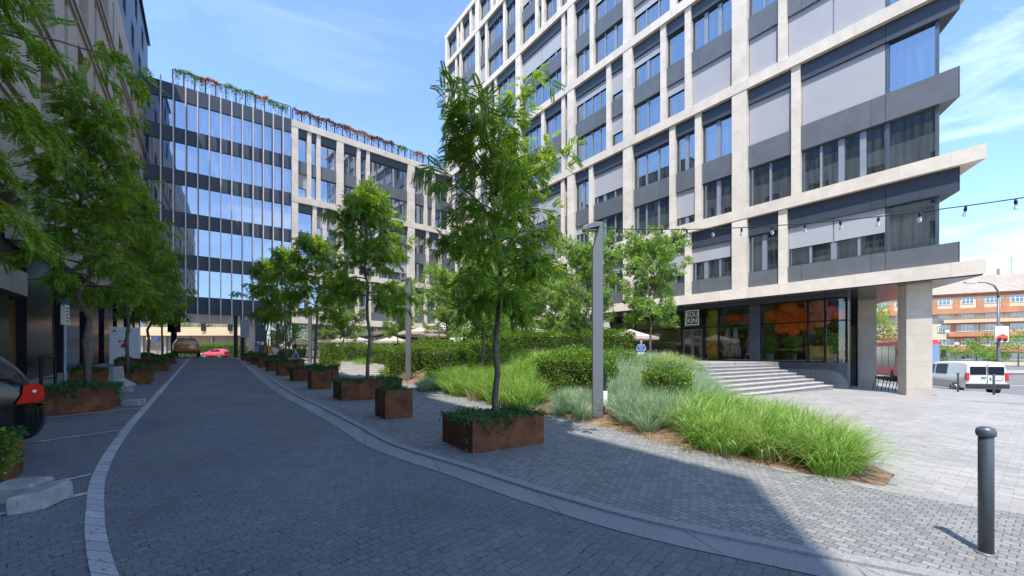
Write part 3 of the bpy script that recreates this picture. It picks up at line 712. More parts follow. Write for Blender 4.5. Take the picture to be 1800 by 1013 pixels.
# ------------------------------------------------------------------ left building (local x from the near end to the far end, y inward)
LO = Vector((-.43, -6.56)); LA = math.atan2(.797, -.604)
lb = empty('stone_office_block', (LO.x, LO.y, 0), LA, 'shaded office block of pale relief stone with dark windows left of the road', 'office building')
M_ls = stone('grey beige relief stone', (.44, .385, .33), 2.6, 1.7, joint=.8)
M_ls2 = stone('stone ledge', (.36, .32, .28), 1.9, 9, joint=.8)
M_blue = mat('blue cladding', (.05, .068, .10), .45, metal=.15, var=.06, vscale=.5)
M_gd = mirror_glass('dark window', (.008, .01, .014), .10, (.7, .8, 1.0), streak=.3)
LE = 55.3; zs0 = 5.05
hp = lambda x: 23.3 if x > 20 else (23.3 if x > 9.5 else 23.3)
wz = [6.0+3.42*k for k in range(5)]
def facade(mb_wall, x0, x1, z0, z1, holes, dep=.45):
    """wall with rectangular holes, as boxes between them"""
    hs = sorted(holes); zs = sorted({z0, z1} | {h[2] for h in hs} | {h[3] for h in hs})
    for za, zb_ in zip(zs[:-1], zs[1:]):
        cuts = sorted([(max(h[0], x0), min(h[1], x1)) for h in hs if h[2] <= za+1e-4 and h[3] >= zb_-1e-4 and h[1] > x0 and h[0] < x1])
        x = x0
        for a, b in cuts:
            if a > x+1e-4: mb_wall.box(x, a, 0, dep, za, zb_)
            x = max(x, b)
        if x < x1-1e-4: mb_wall.box(x, x1, 0, dep, za, zb_)
holes = []
r_ = random.Random(12)
for k, z in enumerate(wz):
    x = 24.6 + (k % 2)*.2
    xx = x
    while xx < LE-1:
        if z > 4.5: holes.append((round(xx, 3), round(xx+1.75, 3), round(z+.1, 3), round(z+1.9, 3)))
        if xx+3.3 < LE-1: holes.append((round(xx+3.0, 3), round(xx+3.5, 3), round(z-.35, 3), round(z+2.45, 3)))
        xx += 5.0
    xx = 19.6
    while xx > .6:
        holes.append((round(xx, 3), round(xx+1.9, 3), round(z+.1, 3), round(z+1.9, 3))); xx -= 5.0
# one storey at a time so every window row stays a clean strip
mb = MB()
levels = [zs0]+[z-.5 for z in wz[1:]]+[23.3]
for za, zb_ in zip(levels[:-1], levels[1:]):
    hh = [h for h in holes if h[2] >= za-1e-4 and h[3] <= zb_+1e-4]
    facade(mb, 23.6 if za < 6.4 else 0, LE, za, zb_, hh)
mb.build('wall', M_ls, lb)
# near bay: louvred opening, stone fascia, ledges
MB().box(-.0, 23.6, 0, .45, 3.35, 4.05).build('fascia', M_ls2, lb)
MB().box(-.0, 23.6, .9, 1.0, 4.05, 6.3).build('louvre_panel', M_black, lb)
MB().box(-.0, 23.6, -.02, .45, 6.3 if False else 6.12, levels[1]).build('lintel', M_ls2, lb) if levels[1] > 6.2 else None
for z in [levels[1]]+[z-.5 for z in wz[2:]]:
    for dz, pr in ((-.25, .10), (.02, .16), (.3, .07)):
        MB().box(0, LE, -pr, -.004, z+dz-.1, z+dz+.03).build('ledge', M_ls2, lb)
for i, (a, b, z0, z1) in enumerate(holes):
    if z0 < 6.4 and a < 23.6: continue
    mb = MB(); mb.mat(0).quad((a, .36, z0), (b, .36, z0), (b, .36, z1), (a, .36, z1)); mb.mat(1).box(a, a+.06, .28, .355, z0, z1)
    if b-a > 1: mb.box((a+b)/2-.04, (a+b)/2+.04, .29, .355, z0, z1)
    mb.build('window', [M_gd, M_black], lb)
MB().box(0, LE-.1, .5, 16, 3.4, 23.2).build('core_wall', M_wall_w, lb)
MB().box(0, .12, .0, 16, 3.36, 23.3).build('end_wall', M_ls, lb)
# upper cladding: two low unseen steps shaped for their shade, full height further on
for a, b, z1 in ((0, 9.8, 25.4), (9.8, 36, 26.3)):
    MB().box(a, b, .02, 15, 23.32, z1).build('upper_wall', M_blue, lb)
hb = []
for z in (24.2, 27.5):
    xx = 37.2 if z < 26 else 39.0
    while xx < LE-2: hb.append((round(xx, 3), round(xx+1.3, 3), z, z+1.75)); xx += 3.9
mb = MB(); facade(mb, 36, LE, 23.32, 26.6, [h for h in hb if h[2] < 26]); facade(mb, 36, LE, 26.6, 30.35, [h for h in hb if h[2] > 26]); mb.build('upper_wall', M_blue, lb)
for a, b, z0, z1 in hb: MB().quad((a, .36, z0), (b, .36, z0), (b, .36, z1), (a, .36, z1)).build('window', M_gd, lb)
MB().box(36.02, LE, .46, 15, 23.33, 30.3).build('core_wall', M_blue, lb)
MB().box(35.9, LE+.15, -.18, 15.2, 30.36, 30.5).build('roof_edge', M_black, lb)
MB().box(0, 23.6, .5, 16, 3.3, 3.36).build('soffit', M_black, lb); MB().box(23.6, LE, .5, 16, 5.0, 5.04).build('soffit', M_black, lb)
# ground floor: dark polished piers, glazing, bronze strips painted as warm reflections, low plinth
M_pol = mat('polished dark stone', (.02, .022, .027), .16, var=.3, vscale=1.2, spec=.6)
M_refl_strip = mat('bronze reflection strip', (.5, .30, .12), .3, metal=.9, var=.1)
x = 0.0; k = 0
while x < LE-3:
    zt = 3.3 if x < 23 else 5.0
    wd = 2.6
    if x < 23.6 < x+4.1: zt = 3.3
    MB().box(x, x+wd, .25, .8, -.5, zt).build('ground_pier', M_pol, lb)
    mb = MB(); mb.mat(0).quad((x+wd, .7, -.5), (x+4.1, .7, -.5), (x+4.1, .7, zt), (x+wd, .7, zt)); mb.mat(1).box(x+wd+.02, x+wd+.08, .5, .69, -.4, zt); mb.box(x+4.0, x+4.07, .5, .69, -.4, zt)
    mb.build('ground_window', [MATS['ground glass'], M_refl_strip], lb)
    x += 4.1; k += 1
# pavement in front of it (one low step)
def left_xy(x, y): return (LO.x - .604*x - .797*y, LO.y + .797*x - .604*y)
sheet('left_pavement', [left_xy(8, .3), left_xy(8, -1.15), left_xy(54, -1.15), left_xy(54, .3)], M_pave, .11, thick=.2)

# ------------------------------------------------------------------ beyond the passage
bp = empty('parking_deck_building', (0, 0, 0), 0, 'low building with a long tan balcony band and hanging plants beyond the passage', 'building')
M_tan = stone('tan band', (.72, .50, .30), 3.0, .35, joint=.85)
PY = 86
def px2(px, Y): return (px-CX)/F*Y
bx0, bx1 = -108, -30
MB().box(bx0, -57.2, PY, PY+1, 5.6, 7.4).build('balcony_band', M_tan, bp)
MB().box(-57.2, -46, PY-.02, PY+1, 5.6, 7.4).build('end_band', mat('brick band', (.33, .17, .11), .8, var=.3), bp)
MB().box(-46, bx1, PY+.02, PY+1, 5.6, 7.4).build('balcony_band', M_tan, bp)
MB().box(bx0, bx1, PY+1.5, PY+2.2, .8, 5.6).build('wall', mat('brown wall', (.26, .19, .13), .8, var=.3, vscale=.4), bp)
MB().box(bx0, bx1, PY+.9, PY+8, 5.58, 5.75).build('floor_slab', M_tan, bp)
MB().box(bx0, bx1, PY+5, PY+6, 5.75, 12.5).build('upper_wall', mat('grey wall', (.30, .28, .25), .8, var=.25, vscale=.5), bp)
for k in range(14):
    x = -100+k*5; MB().box(x, x+.35, PY+1.1, PY+1.45, .8, 5.55).build('post', M_concrete, bp); MB().box(x+1, x+2.6, PY+4.85, PY+4.97, 7.6, 10).build('window', M_gd, bp)
for x in (-72.5, -66, -60.3): MB().box(x, x+.8, PY-.35, PY-.03, 6.6, 8.6).build('planter_box', M_black, bp)

# ------------------------------------------------------------------ street and apartment block on the right
ZS = -.74
street([(27.5, 16), (34, 4), (300, -40), (300, 400), (27, 400), (20.5, 46), (26.6, 26)], 'street', M_asph2, ZS+.0)
# the ground sheet is higher than the street there: cut it away by sinking the far right part
def zstreet(x, y): return ZS
for y0, y1, x0, x1, w_ in ((33, 33.15, 30, 90, 0),): pass
tag(MB().box(36, 120, 30.0, 30.15, ZS+.004, ZS+.008).build('street_line', M_white), kind='structure')
tag(MB().box(30, 140, 47, 56, ZS+.1, ZS+.14).build('tram_bed', mat('tram bed', (.34, .30, .26), .9, var=.15)), kind='structure')
AO = Vector((94.9, 91)); AA = math.atan2(-.516, .856)
ab = empty('apartment_block', (AO.x, AO.y, ZS), AA, 'orange and cream apartment block with balconies and a pale tiled roof across the street', 'apartment building')
M_or = mat('orange render', (.50, .22, .115), .85, var=.10, vscale=.5); M_cr = mat('cream render', (.62, .52, .37), .85, var=.1, vscale=.5)
M_roof = stone('roof tiles', (.36, .30, .24), .9, .45, joint=.85, off=.5)
a0, a1 = -26, 34
MB().box(a0, a1, 0, 12, 0, 15.4).build('wall', M_cr, ab)
MB().add([(a0-.5, -.9, 15.6), (a1+.5, -.9, 15.6), (a1+.5, 6, 20.3), (a0-.5, 6, 20.3), (a0-.5, 13, 15.6), (a1+.5, 13, 15.6)], [(0, 1, 2, 3), (3, 2, 5, 4), (0, 3, 4), (1, 5, 2), (0, 4, 5, 1)]).build('roof', M_roof, ab)
fl_ = [1.0, 4.1, 7.2, 10.35, 13.2]
MB().box(a0-.3, a1+.3, -.6, 0, 15.35, 15.6).build('eave', M_or, ab)
MB().box(a0, a1, -.12, 0, 14.9, 15.34).build('frieze', M_or, ab)
MB().box(a0, a1, -1.0, -.003, 11.2, 12.4).build('balcony', M_or, ab)
MB().box(a0, a1, -.25, -.003, 12.45, 14.85).build('upper_storey', M_cr, ab)
for k in range(17):
    x = a0+.8+k*3.6; MB().box(x-.55, x+.55, -.42, -.253, 12.5, 14.3).build('bay_panel', M_or, ab)
MB().box(2.2, a1, -1.0, -.003, 2.9, 4.2).build('balcony', M_or, ab); MB().box(2.2, a1, -1.0, -.003, 6.2, 6.9).build('balcony', M_or, ab); MB().box(1.4, a1, -1.0, -.003, 9.2, 9.9).build('balcony', mat('salmon balcony', (.72, .45, .30), .8, var=.1), ab)
MB().box(2.2, a1, -.1, -.003, 4.2, 6.2).build('loggia_wall', M_or, ab); MB().box(2.2, a1, -.1, -.003, 6.9, 9.2).build('loggia_wall', M_or, ab)
MB().box(a0, -3, -.1, -.003, 6.9, 9.2).build('loggia_wall', M_or, ab); MB().box(a0, -3, -.9, -.003, 6.1, 6.9).build('balcony', M_or, ab); MB().box(a0, -3, -.9, -.003, 3.0, 3.9).build('balcony', M_or, ab)
M_pane = mirror_glass('apartment pane', (.03, .045, .055), .10, streak=.3)
M_shut = mat('shutter', (.5, .46, .40), .7, var=.1)
for zi, z in enumerate(fl_):
    for k in range(17):
        x = a0+2.5+k*3.6; yb = -.26 if zi == 4 else -.11
        mb = MB(); hw = .95; h = 1.55 if zi < 4 else 1.35; zz = z+.1
        mb.mat(1).box(x-hw, x+hw, yb-.08, yb-.002, zz, zz+h)
        for q in range(3):
            xa = x-hw+.1+q*.6; mb.mat(0).box(xa, xa+.5, yb-.09, yb-.082, zz+.1, zz+h*.62); mb.box(xa, xa+.5, yb-.09, yb-.082, zz+h*.68, zz+h-.08)
        if (k+zi) % 3: mb.mat(2).box(x-hw-.75, x-hw-.05, yb-.06, yb-.002, zz, zz+h); mb.box(x+hw+.05, x+hw+.75, yb-.06, yb-.002, zz, zz+h)
        mb.build('window', [M_pane, M_white, M_shut], ab)
for x, h in ((6.5, 1.2), (12.0, 1.0), (-2, 1.1), (19, 1.2)):
    MB().box(x, x+1.6, 5.4, 6.8, 19.6, 20.4+h).build('chimney', M_cr, ab)
for x in (-8, .5, 9.3, 14): 
    mb = MB().tube([(x, 6, 19.8), (x, 6, 24.0)], .05, 5); mb.tube([(x-.7, 6, 23.4), (x+.7, 6, 23.4)], .03, 4); mb.tube([(x-.5, 6, 23.0), (x+.5, 6, 23.0)], .03, 4); mb.build('antenna', M_dkgrey, ab)
for x, z in ((1.9, 7.3), (3.4, 4.6)):
    mb = MB(); mb.lathe([(.02, 0), (.2, .05), (.38, .16), (.4, .18), (.36, .14)], 14, (x, -1.3, z), 'y'); mb.build('satellite_dish', M_white, ab)
MB().add([(-.05, 0, 0), (.05, 0, 0), (.05, 0, 6), (-.05, 0, 6), (-.05, .1, 0), (.05, .1, 0), (.05, .1, 6), (-.05, .1, 6)], [(0,1,2,3),(5,4,7,6),(0,4,5,1),(3,2,6,7),(1,5,6,2),(4,0,3,7)]) 

# street lamp with a poster board
sl = empty('street_lamp', (41.9, 34.8, ZS), 0, 'tall grey curved arm street lamp above the white van', 'street lamp')
MB().tube([(0, 0, 0), (0, 0, 1.2), (0, 0, 4), (0, 0, 7.2)], [.16, .14, .1, .08], 10).tube([(0, 0, 7.2), (-.05, 0, 7.8), (-.35, -.0, 8.25), (-1.0, 0, 8.5), (-2.0, 0, 8.55)], [.08, .07, .06, .05, .045], 8).build('pole', M_dkgrey, sl, smooth=True)
MB().box(-2.9, -1.95, -.14, .14, 8.46, 8.6).build('lamp_head', mat('lamp head pale', (.6, .6, .58), .5, var=0), sl, bevel=.03)
pb = empty('poster_board', (41.9, 34.6, ZS), 0, 'white poster board with a red wedge fixed to the lamp pole above the van', 'poster')
MB().box(-.55, .6, -.05, .02, 3.4, 4.75).build('board', M_white, pb)
MB().side([(-.55, 3.5), (.55, 3.5), (.5, 3.9), (.05, 4.1), (-.5, 3.85)], -.065, -.052).build('printed_shape', mat('poster red', (.7, .08, .04), .6, var=0), pb)
MB().side([(-.5, 3.42), (-.15, 3.42), (.0, 3.75), (-.3, 3.75)], -.075, -.067).box(.1, .4, -.075, -.067, 3.45, 3.7).build('printed_figure', M_black, pb)

# ------------------------------------------------------------------ vehicles
M_tail = mat('tail light red', (.55, .004, .010), .18, var=0, coat=.3, spec=.5)
M_carglass = mirror_glass('car glass', (.006, .008, .011), .02, (.8, .9, 1.0), streak=0)
M_rim = mat('alloy rim', (.5, .5, .52), .3, metal=.9, var=0)
M_trim = mat('black plastic', (.025, .025, .027), .6, var=.05)
M_chr = mat('chrome', (.8, .8, .82), .08, metal=1, var=0)
def lerp(a, b, t): return a+(b-a)*t
def station(st, x):
    for a, b in zip(st[:-1], st[1:]):
        if a[0] <= x <= b[0]:
            t = (x-a[0])/(b[0]-a[0]); return [lerp(p, q, t) for p, q in zip(a, b)]
    return list(st[0] if x < st[0][0] else st[-1])
def car(root, st, paint, side_wins, wheels, front=None, rear=None, wr=.34, roofm=None, sub=2):
    """st: x, z sill, z belt, z roof, half width belt, half width roof ; x 0 = front"""
    mb = MB(); n = 0; rows = []
    for x, zb_, zs_, zr, wb, wrf in st:
        h = zs_-zb_
        half = [(wb*.80, zb_), (wb*.955, zb_+.04), (wb*.995, zb_+.28*h), (wb, zb_+.62*h), (wb*.985, zs_-.03), (wb*.965, zs_), (lerp(wb*.965, wrf, .5)+.01, lerp(zs_, zr, .5)), (wrf, zr-.05*min(1, (zr-zs_)/.3)), (wrf*.86, zr), (wrf*.4, zr+.02)]
        rows.append([(x, y, z) for y, z in half] + [(x, -y, z) for y, z in half[::-1]])
    vs = [p for r_ in rows for p in r_]; m = len(rows[0]); fs = []
    for i in range(len(rows)-1):
        for k in range(m): fs.append((i*m+k, i*m+(k+1) % m, (i+1)*m+(k+1) % m, (i+1)*m+k))
    fs.append(tuple(range(m))); fs.append(tuple((len(rows)-1)*m+k for k in range(m))[::-1])
    mb.add(vs, fs); o = mb.build('body', paint, root, smooth=True, sub=sub)
    bm = bmesh.new(); bm.from_mesh(o.data); bmesh.ops.recalc_face_normals(bm, faces=bm.faces[:]); bm.to_mesh(o.data); bm.free()
    def sp(x, u, sgn, off=.012):
        _, zb_, zs_, zr, wb, wrf = station(st, x)
        y = lerp(wb*.965, wrf, u)+off+.012*math.sin(math.pi*u); return (x, sgn*y, lerp(zs_, zr-.05, u))
    for sgn in (-1, 1):
        for poly in side_wins:
            mb = MB(); P = []
            # subdivide the polygon along x for curvature
            xs_ = sorted({p[0] for p in poly}); lo = sorted([p for p in poly if p[2] == 0]); hi = sorted([p for p in poly if p[2] == 1])
            x0, x1 = min(p[0] for p in poly), max(p[0] for p in poly)
            def interp(L_, x):
                if x <= L_[0][0]: return L_[0][1]
                for a, b in zip(L_[:-1], L_[1:]):
                    if a[0] <= x <= b[0]: return lerp(a[1], b[1], (x-a[0])/(b[0]-a[0]+1e-9))
                return L_[-1][1]
            N_ = 8; rws = []
            la, lb_, ha, hb_ = lo[0][0], lo[-1][0], hi[0][0], hi[-1][0]
            for i in range(N_+1):
                t = i/N_; xl, xh = lerp(la, lb_, t), lerp(ha, hb_, t); ul, uh = interp(lo, xl), interp(hi, xh)
                rws.append([sp(lerp(xl, xh, q/4), lerp(ul, uh, q/4), sgn, .014) for q in range(5)])
            vs = [p for r2 in rws for p in r2]; fs = [(i*5+k, (i+1)*5+k, (i+1)*5+k+1, i*5+k+1) for i in range(N_) for k in range(4)]
            if sgn > 0: fs = [f[::-1] for f in fs]
            mb.add(vs, fs); mb.build('side_window', M_tint, root, smooth=True)
    for poly, nm, m_ in (front or [])+(rear or []):
        mb = MB(); mb.add(poly, [tuple(range(len(poly)))]); mb.build(nm, m_, root)
    for wx_ in wheels:
        wb = station(st, wx_)[4]
        for sgn in (-1, 1):
            y0 = sgn*(wb-.20)
            mb = MB(); mb.lathe([(wr+.075, -.02), (wr+.075, .20*1)], 24, (wx_, (wb-.215) if sgn > 0 else -(wb-.035), wr+.02), 'y'); mb.build('wheel_arch', M_trim, root)
            w_ = MB(); a = (wb-.20) if sgn > 0 else -(wb+.0)
            w_.lathe([(wr-.07, 0), (wr-.02, 0.0), (wr, .03), (wr, .18), (wr-.02, .21), (wr-.09, .21)], 28, (wx_, a, wr), 'y')
            t_ = w_.build('wheel', M_rubber, root, smooth=True)
            f_ = a+.214 if sgn > 0 else a-.004
            mb = MB(); mb.lathe([(wr-.10, -.006), (wr-.10, .006)], 20, (wx_, f_, wr), 'y')
            mb.mat(1)
            for q in range(5):
                an = q*2*math.pi/5
                mb.tube([(wx_+.05*math.cos(an), f_+sgn*.012, wr+.05*math.sin(an)), (wx_+(wr-.1)*math.cos(an), f_+sgn*.012, wr+(wr-.1)*math.sin(an))], .028, 5)
            mb.tube([(wx_+(wr-.1)*math.cos(t), f_+sgn*.01, wr+(wr-.1)*math.sin(t)) for t in np.linspace(0, 2*math.pi, 21)], .018, 5, cap=False)
            mb.build('rim', [M_trim, M_rim], t_)
    return o
def paint(name, c, rough=.25, metal=.0): return mat(name, c, rough, metal=metal, var=0, coat=1.0)

# white van, tail towards us
hd = Vector((.30, .954)).normalized(); vr = Vector((28.55, 23.2)); vl = vr - Vector((hd.y, -hd.x))*1.93
vc = (vr+vl)/2
VL = 4.9; van = empty('white_van', (vc.x+hd.x*VL, vc.y+hd.y*VL, ZS), math.atan2(-hd.y, -hd.x), 'white delivery van seen from behind, parked beyond the stone column', 'van')
P_van = paint('white van paint', (.70, .70, .69), .3)
st = [(0.0, .38, .72, .80, .70, .60), (.12, .30, .88, .96, .86, .72), (.7, .28, 1.02, 1.12, .93, .80), (1.05, .28, 1.06, 1.22, .95, .80), (1.75, .28, 1.08, 1.82, .96, .80), (2.2, .28, 1.08, 1.90, .965, .82), (3.6, .28, 1.08, 1.92, .965, .83), (4.6, .28, 1.08, 1.90, .965, .83), (4.82, .30, 1.08, 1.86, .955, .82), (4.9, .42, 1.08, 1.70, .93, .80)]
car(van, st, P_van, [[(1.35, .06, 0), (2.15, .06, 0), (2.15, .86, 1), (1.85, .86, 1)], [(2.3, .06, 0), (3.3, .06, 0), (3.3, .86, 1), (2.3, .86, 1)], ],
    [.95, 4.0], wr=.33, sub=2,
    front=[([(1.15, -.72, 1.2), (1.15, .72, 1.2), (1.72, .66, 1.76), (1.72, -.66, 1.76)], 'windshield', M_carglass)])
xb = 4.915
for s_ in (-1, 1):
    MB().box(xb-.02, xb+.004, min(s_*.04, s_*.76), max(s_*.04, s_*.76), 1.14, 1.62).build('rear_window', M_tint, van, bevel=.03)
    MB().box(xb-.09, xb+.012, min(s_*.80, s_*.955), max(s_*.80, s_*.955), .80, 1.26).build('tail_light', M_tail, van, bevel=.02)
MB().box(xb-.06, xb+.07, -.96, .96, .36, .62).build('bumper', M_trim, van, bevel=.04)
MB().box(xb-.02, xb+.012, .12, .70, .86, .99).build('number_plate_recess', M_trim, van); MB().box(xb+.012, xb+.02, .16, .66, .87, .97).build('number_plate', M_white, van)
MB().box(xb-.02, xb+.012, -.006, .006, .62, 1.84).build('door_gap', M_black, van)
MB().box(xb-.0, xb+.04, -.28, -.06, .98, 1.02).build('door_handle', M_trim, van)

# red crossover beyond the passage, dark saloon on the street, taxi by the planters
def hatch(name, label, cat, loc, rz, P, tail=True, lift=0.0, pre=None):
    r = empty(name, loc, rz, label, cat)
    st = [(0.0, .30, .60, .62, .62, .45), (.15, .24, .74, .80, .80, .55), (.8, .22, .88, .95, .89, .62), (1.35, .22, .93, 1.0, .91, .66), (2.05, .22, .96, 1.46, .92, .64), (2.7, .22, .97, 1.56, .92, .64), (3.5, .22, .99, 1.52, .92, .63), (4.0, .24, 1.02, 1.34, .90, .60), (4.3, .28, 1.04, 1.14, .86, .62), (4.4, .36, .92, .98, .76, .6)]
    st = [(a, b+lift, c+lift, d+lift, e, f) for a, b, c, d, e, f in st]
    car(r, st, P, [[(1.75, .08, 0), (2.65, .08, 0), (2.65, .85, 1), (2.12, .82, 1)], [(2.72, .08, 0), (3.6, .1, 0), (3.4, .82, 1), (2.72, .85, 1)]], [.85, 3.5], wr=.33,
        front=[([(1.42, -.66, 1.02+lift), (1.42, .66, 1.02+lift), (2.04, .56, 1.44+lift), (2.04, -.56, 1.44+lift)], 'windshield', M_carglass)],
        rear=[([(4.31, .62, 1.12+lift), (4.31, -.62, 1.12+lift), (3.66, -.52, 1.50+lift), (3.66, .52, 1.50+lift)], 'rear_window', M_carglass)])
    for s_ in (-1, 1):
        MB().box(4.2, 4.375, min(s_*.55, s_*.84), max(s_*.55, s_*.84), .80+lift, .96+lift).build('tail_light', M_tail, r, bevel=.02)
        MB().box(.04, .3, min(s_*.5, s_*.78), max(s_*.5, s_*.78), .60+lift, .72+lift).build('headlight', M_white, r, bevel=.02)
    MB().box(-.02, 4.42, -.80, .80, .2+lift, .34+lift).build('sill', M_trim, r, bevel=.04)
    return r
zc = .98
hatch('red_car', 'bright red crossover seen side on through the passage under the glass wing', 'car', (px2(357, 74), 74, zc), R(2), paint('red paint', (.62, .02, .03)), lift=.08)
hatch('orange_taxi', 'amber car parked tail out at the far left end of the road', 'car', (-30.4, 37.9, 1.42), R(-53), paint('amber paint', (.42, .17, .02)), lift=.08)
hatch('dark_saloon', 'dark silver car on the street at the right edge beyond the white van', 'car', (54.5, 47, ZS), R(-135), paint('graphite paint', (.12, .13, .15), metal=.5))

# bus: front corner at the right, body running back to the left
bh = Vector((.50, .866)); bc = Vector((34.4, 32.6))
bus = empty('red_bus', (33.5, 33.2, ZS), math.atan2(.866, .50), 'red city bus with a dark windshield waiting behind the stone columns', 'bus')
bus.scale = (1, 1, 1.12); P_bus = mat('red bus paint', (.62, .025, .02), .5, var=0, spec=.2)
MB().side([(0, .35), (-.10, 1.2), (.05, 2.9), (.35, 3.15), (10.6, 3.15), (10.8, 2.9), (10.8, .35)], -1.25, 1.25).build('body', P_bus, bus, bevel=.12)
MB().side([(-.012, .55), (-.12, 1.15), (.02, 2.85), (.10, 2.85), (.04, .6)], -1.18, 1.18).build('windshield', mirror_glass('bus glass', (.02, .035, .06), .2, streak=.2), bus, bevel=.02)
MB().box(-.09, -.05, -.7, .7, 2.45, 2.7).build('destination_display', mat('display amber', (.55, .6, .4), .5, var=.5, vscale=14), bus)
for s_ in (-1, 1):
    for k in range(5):
        a = .9+k*2.0; y = s_*1.255; MB().box(a, a+1.85, y-.012, y+.012, 1.1, 2.75).build('side_window', M_tint, bus)
    for x in (1.9, 8.2):
        a = 1.0 if s_ > 0 else -1.27; t_ = MB().lathe([(.34, 0), (.46, .02), (.46, .25), (.34, .27)], 22, (x, a, .46), 'y').build('wheel', M_rubber, bus)
    MB().box(-.25, -.12, min(s_*1.25, s_*1.5), max(s_*1.25, s_*1.5), 1.9, 2.4).build('mirror', M_trim, bus, bevel=.02)

# black SUV tail at the lower left
sd_ = Vector((.34, .94)).normalized(); nn = Vector((.94, -.34))
tail = Vector((-5.98, 5.25)) - nn*.94
suv = empty('black_suv', (tail.x-sd_.x*4.75, tail.y-sd_.y*4.75, .20), math.atan2(sd_.y, sd_.x), 'glossy black SUV parked at the left edge, only its tail and red light showing', 'car')
P_blk = mat('black paint', (.004, .005, .008), .10, var=0, spec=.5)
st = [(0.0, .42, .75, .80, .70, .5), (.2, .32, .92, .98, .88, .6), (.9, .3, 1.05, 1.12, .95, .66), (1.4, .3, 1.08, 1.2, .965, .7), (2.1, .3, 1.10, 1.62, .97, .68), (2.9, .3, 1.12, 1.70, .97, .68), (3.7, .3, 1.13, 1.74, .965, .70), (4.15, .32, 1.13, 1.66, .955, .70), (4.45, .36, 1.10, 1.38, .94, .74), (4.6, .40, 1.02, 1.16, .91, .74), (4.68, .46, .84, .92, .86, .66)]
car(suv, st, P_blk, [[(1.8, .08, 0), (2.75, .08, 0), (2.75, .86, 1), (2.2, .84, 1)], [(2.83, .08, 0), (3.65, .08, 0), (3.6, .86, 1), (2.83, .86, 1)], [(3.72, .08, 0), (4.34, .10, 0), (4.08, .80, 1), (3.70, .86, 1)]], [.95, 3.78], wr=.38)
MB().add([(4.50, .70, 1.22), (4.50, -.70, 1.22), (4.12, -.58, 1.60), (4.12, .58, 1.60)], [(0, 1, 2, 3)]).build('rear_window', M_tint, suv)
for s_ in (-1, 1):
    mb = MB(); prof = [(4.45, .80), (4.50, .90), (4.51, 1.00), (4.62, 1.02), (4.685, .98), (4.70, .86), (4.67, .81)]
    V = []
    def yo(x, z): return (.952 if x < 4.45 else lerp(.95, .86, (x-4.45)/.25))
    for x, z in prof: V.append((x, s_*(yo(x, z)+.008), z))
    for x, z in prof: V.append((x+.0, s_*(yo(x, z)-.25), z))
    n = len(prof); mb.add(V, [tuple(range(n)), tuple(range(n, 2*n))[::-1]]+[(i, (i+1) % n, n+(i+1) % n, n+i) for i in range(n)])
    mb.build('tail_light', M_tail, suv, bevel=.015)
    MB().lathe([(.001, -.01), (.018, -.006), (.021, 0), (.018, .01), (.001, .012)], 14, (4.60, s_*.922, .93), 'y').build('lamp_lens', M_white, suv, smooth=True)
b_ = MB(); V = []; fsx = []
for i, (x, w_) in enumerate(((4.15, .965), (4.5, .955), (4.68, .90), (4.80, .70), (4.84, .0))):
    for z, dx in ((.34, -.10), (.40, 0), (.62, .03), (.74, .0)): V.append((x+(dx if i > 1 else 0), w_, z))
for i in range(4):
    for k in range(3): fsx.append((i*4+k, (i+1)*4+k, (i+1)*4+k+1, i*4+k+1))
V2 = [(x, -y, z) for x, y, z in V]; b_.add(V, [f[::-1] for f in fsx]); b_.add(V2, fsx); b_.build('bumper', P_blk, suv, smooth=True, sub=1)
mb = MB().tube([(4.1, .70, 1.585), (3.7, .72, 1.70), (2.9, .73, 1.75), (2.2, .72, 1.68)], .018, 6); mb.build('roof_rail', M_chr, suv); mb = MB().tube([(4.1, -.70, 1.585), (3.7, -.72, 1.70), (2.9, -.73, 1.75), (2.2, -.72, 1.68)], .018, 6); mb.build('roof_rail', M_chr, suv)
# ------------------------------------------------------------------ planting beds
def grid_bed(name, Fr, Bk, bump, m, rows=10, lift=.03):
    mb = MB(); n = len(Fr); vs = []; fs = []
    for j in range(rows+1):
        t = j/rows
        for i in range(n):
            f, b = Fr[i], Bk[i]; x = lerp(f.x, b.x, t); y = lerp(f.y, b.y, t)
            z = lerp(f.z, b.z, t) + bump(i/(n-1), t) + (lift if 0 < t < 1 else -.02)
            z += .03*math.sin(x*5.1+y*3.3)*math.sin(math.pi*t)
            vs.append((x, y, z))
    for j in range(rows):
        for i in range(n-1): fs.append((j*n+i, j*n+i+1, (j+1)*n+i+1, (j+1)*n+i))
    mb.add(vs, fs); o = mb.build(name, m, smooth=True)
    if sum(p.normal.z for p in o.data.polygons) < 0: o.data.flip_normals()
    tag(o, kind='structure')
    return o, BVHTree.FromPolygons([Vector(v) for v in vs], fs)
Fr = [hit(*p) for p in [(699,670),(762,684),(830,702),(900,715),(1000,738),(1100,762),(1180,786),(1300,815),(1440,840),(1556,856)]]
Bk = [Vector(p) for p in [(-7.4,26.5,TZ),(-6,26,TZ),(-4.3,25,TZ),(-2.5,24,TZ),(.2,22.5,TZ),(3.5,21,TZ),(7.6,18.6,TZ),(8.2,15.4,-.05),(6.35,9.2,-.08),(5.35,5.65,-.1)]]
def densify(P, n=4):
    out = []
    for a, b in zip(P[:-1], P[1:]):
        for k in range(n): out.append(a.lerp(b, k/n))
    return out+[P[-1]]
bed, bvh = grid_bed('garden_soil', densify(Fr), densify(Bk), lambda s, t: .22*math.sin(math.pi*t)*(1 if s < .75 else max(0, 1-(s-.75)*4)), M_soil)
F2 = [hit(*p) for p in [(560,634),(600,640),(640,652),(668,656)]]
B2 = [Vector((-17.0, 35.5, 1.15)), Vector((-14.5, 34, 1.15)), Vector((-12.3, 31.5, 1.15)), Vector((-10.2, 28.6, 1.15))]
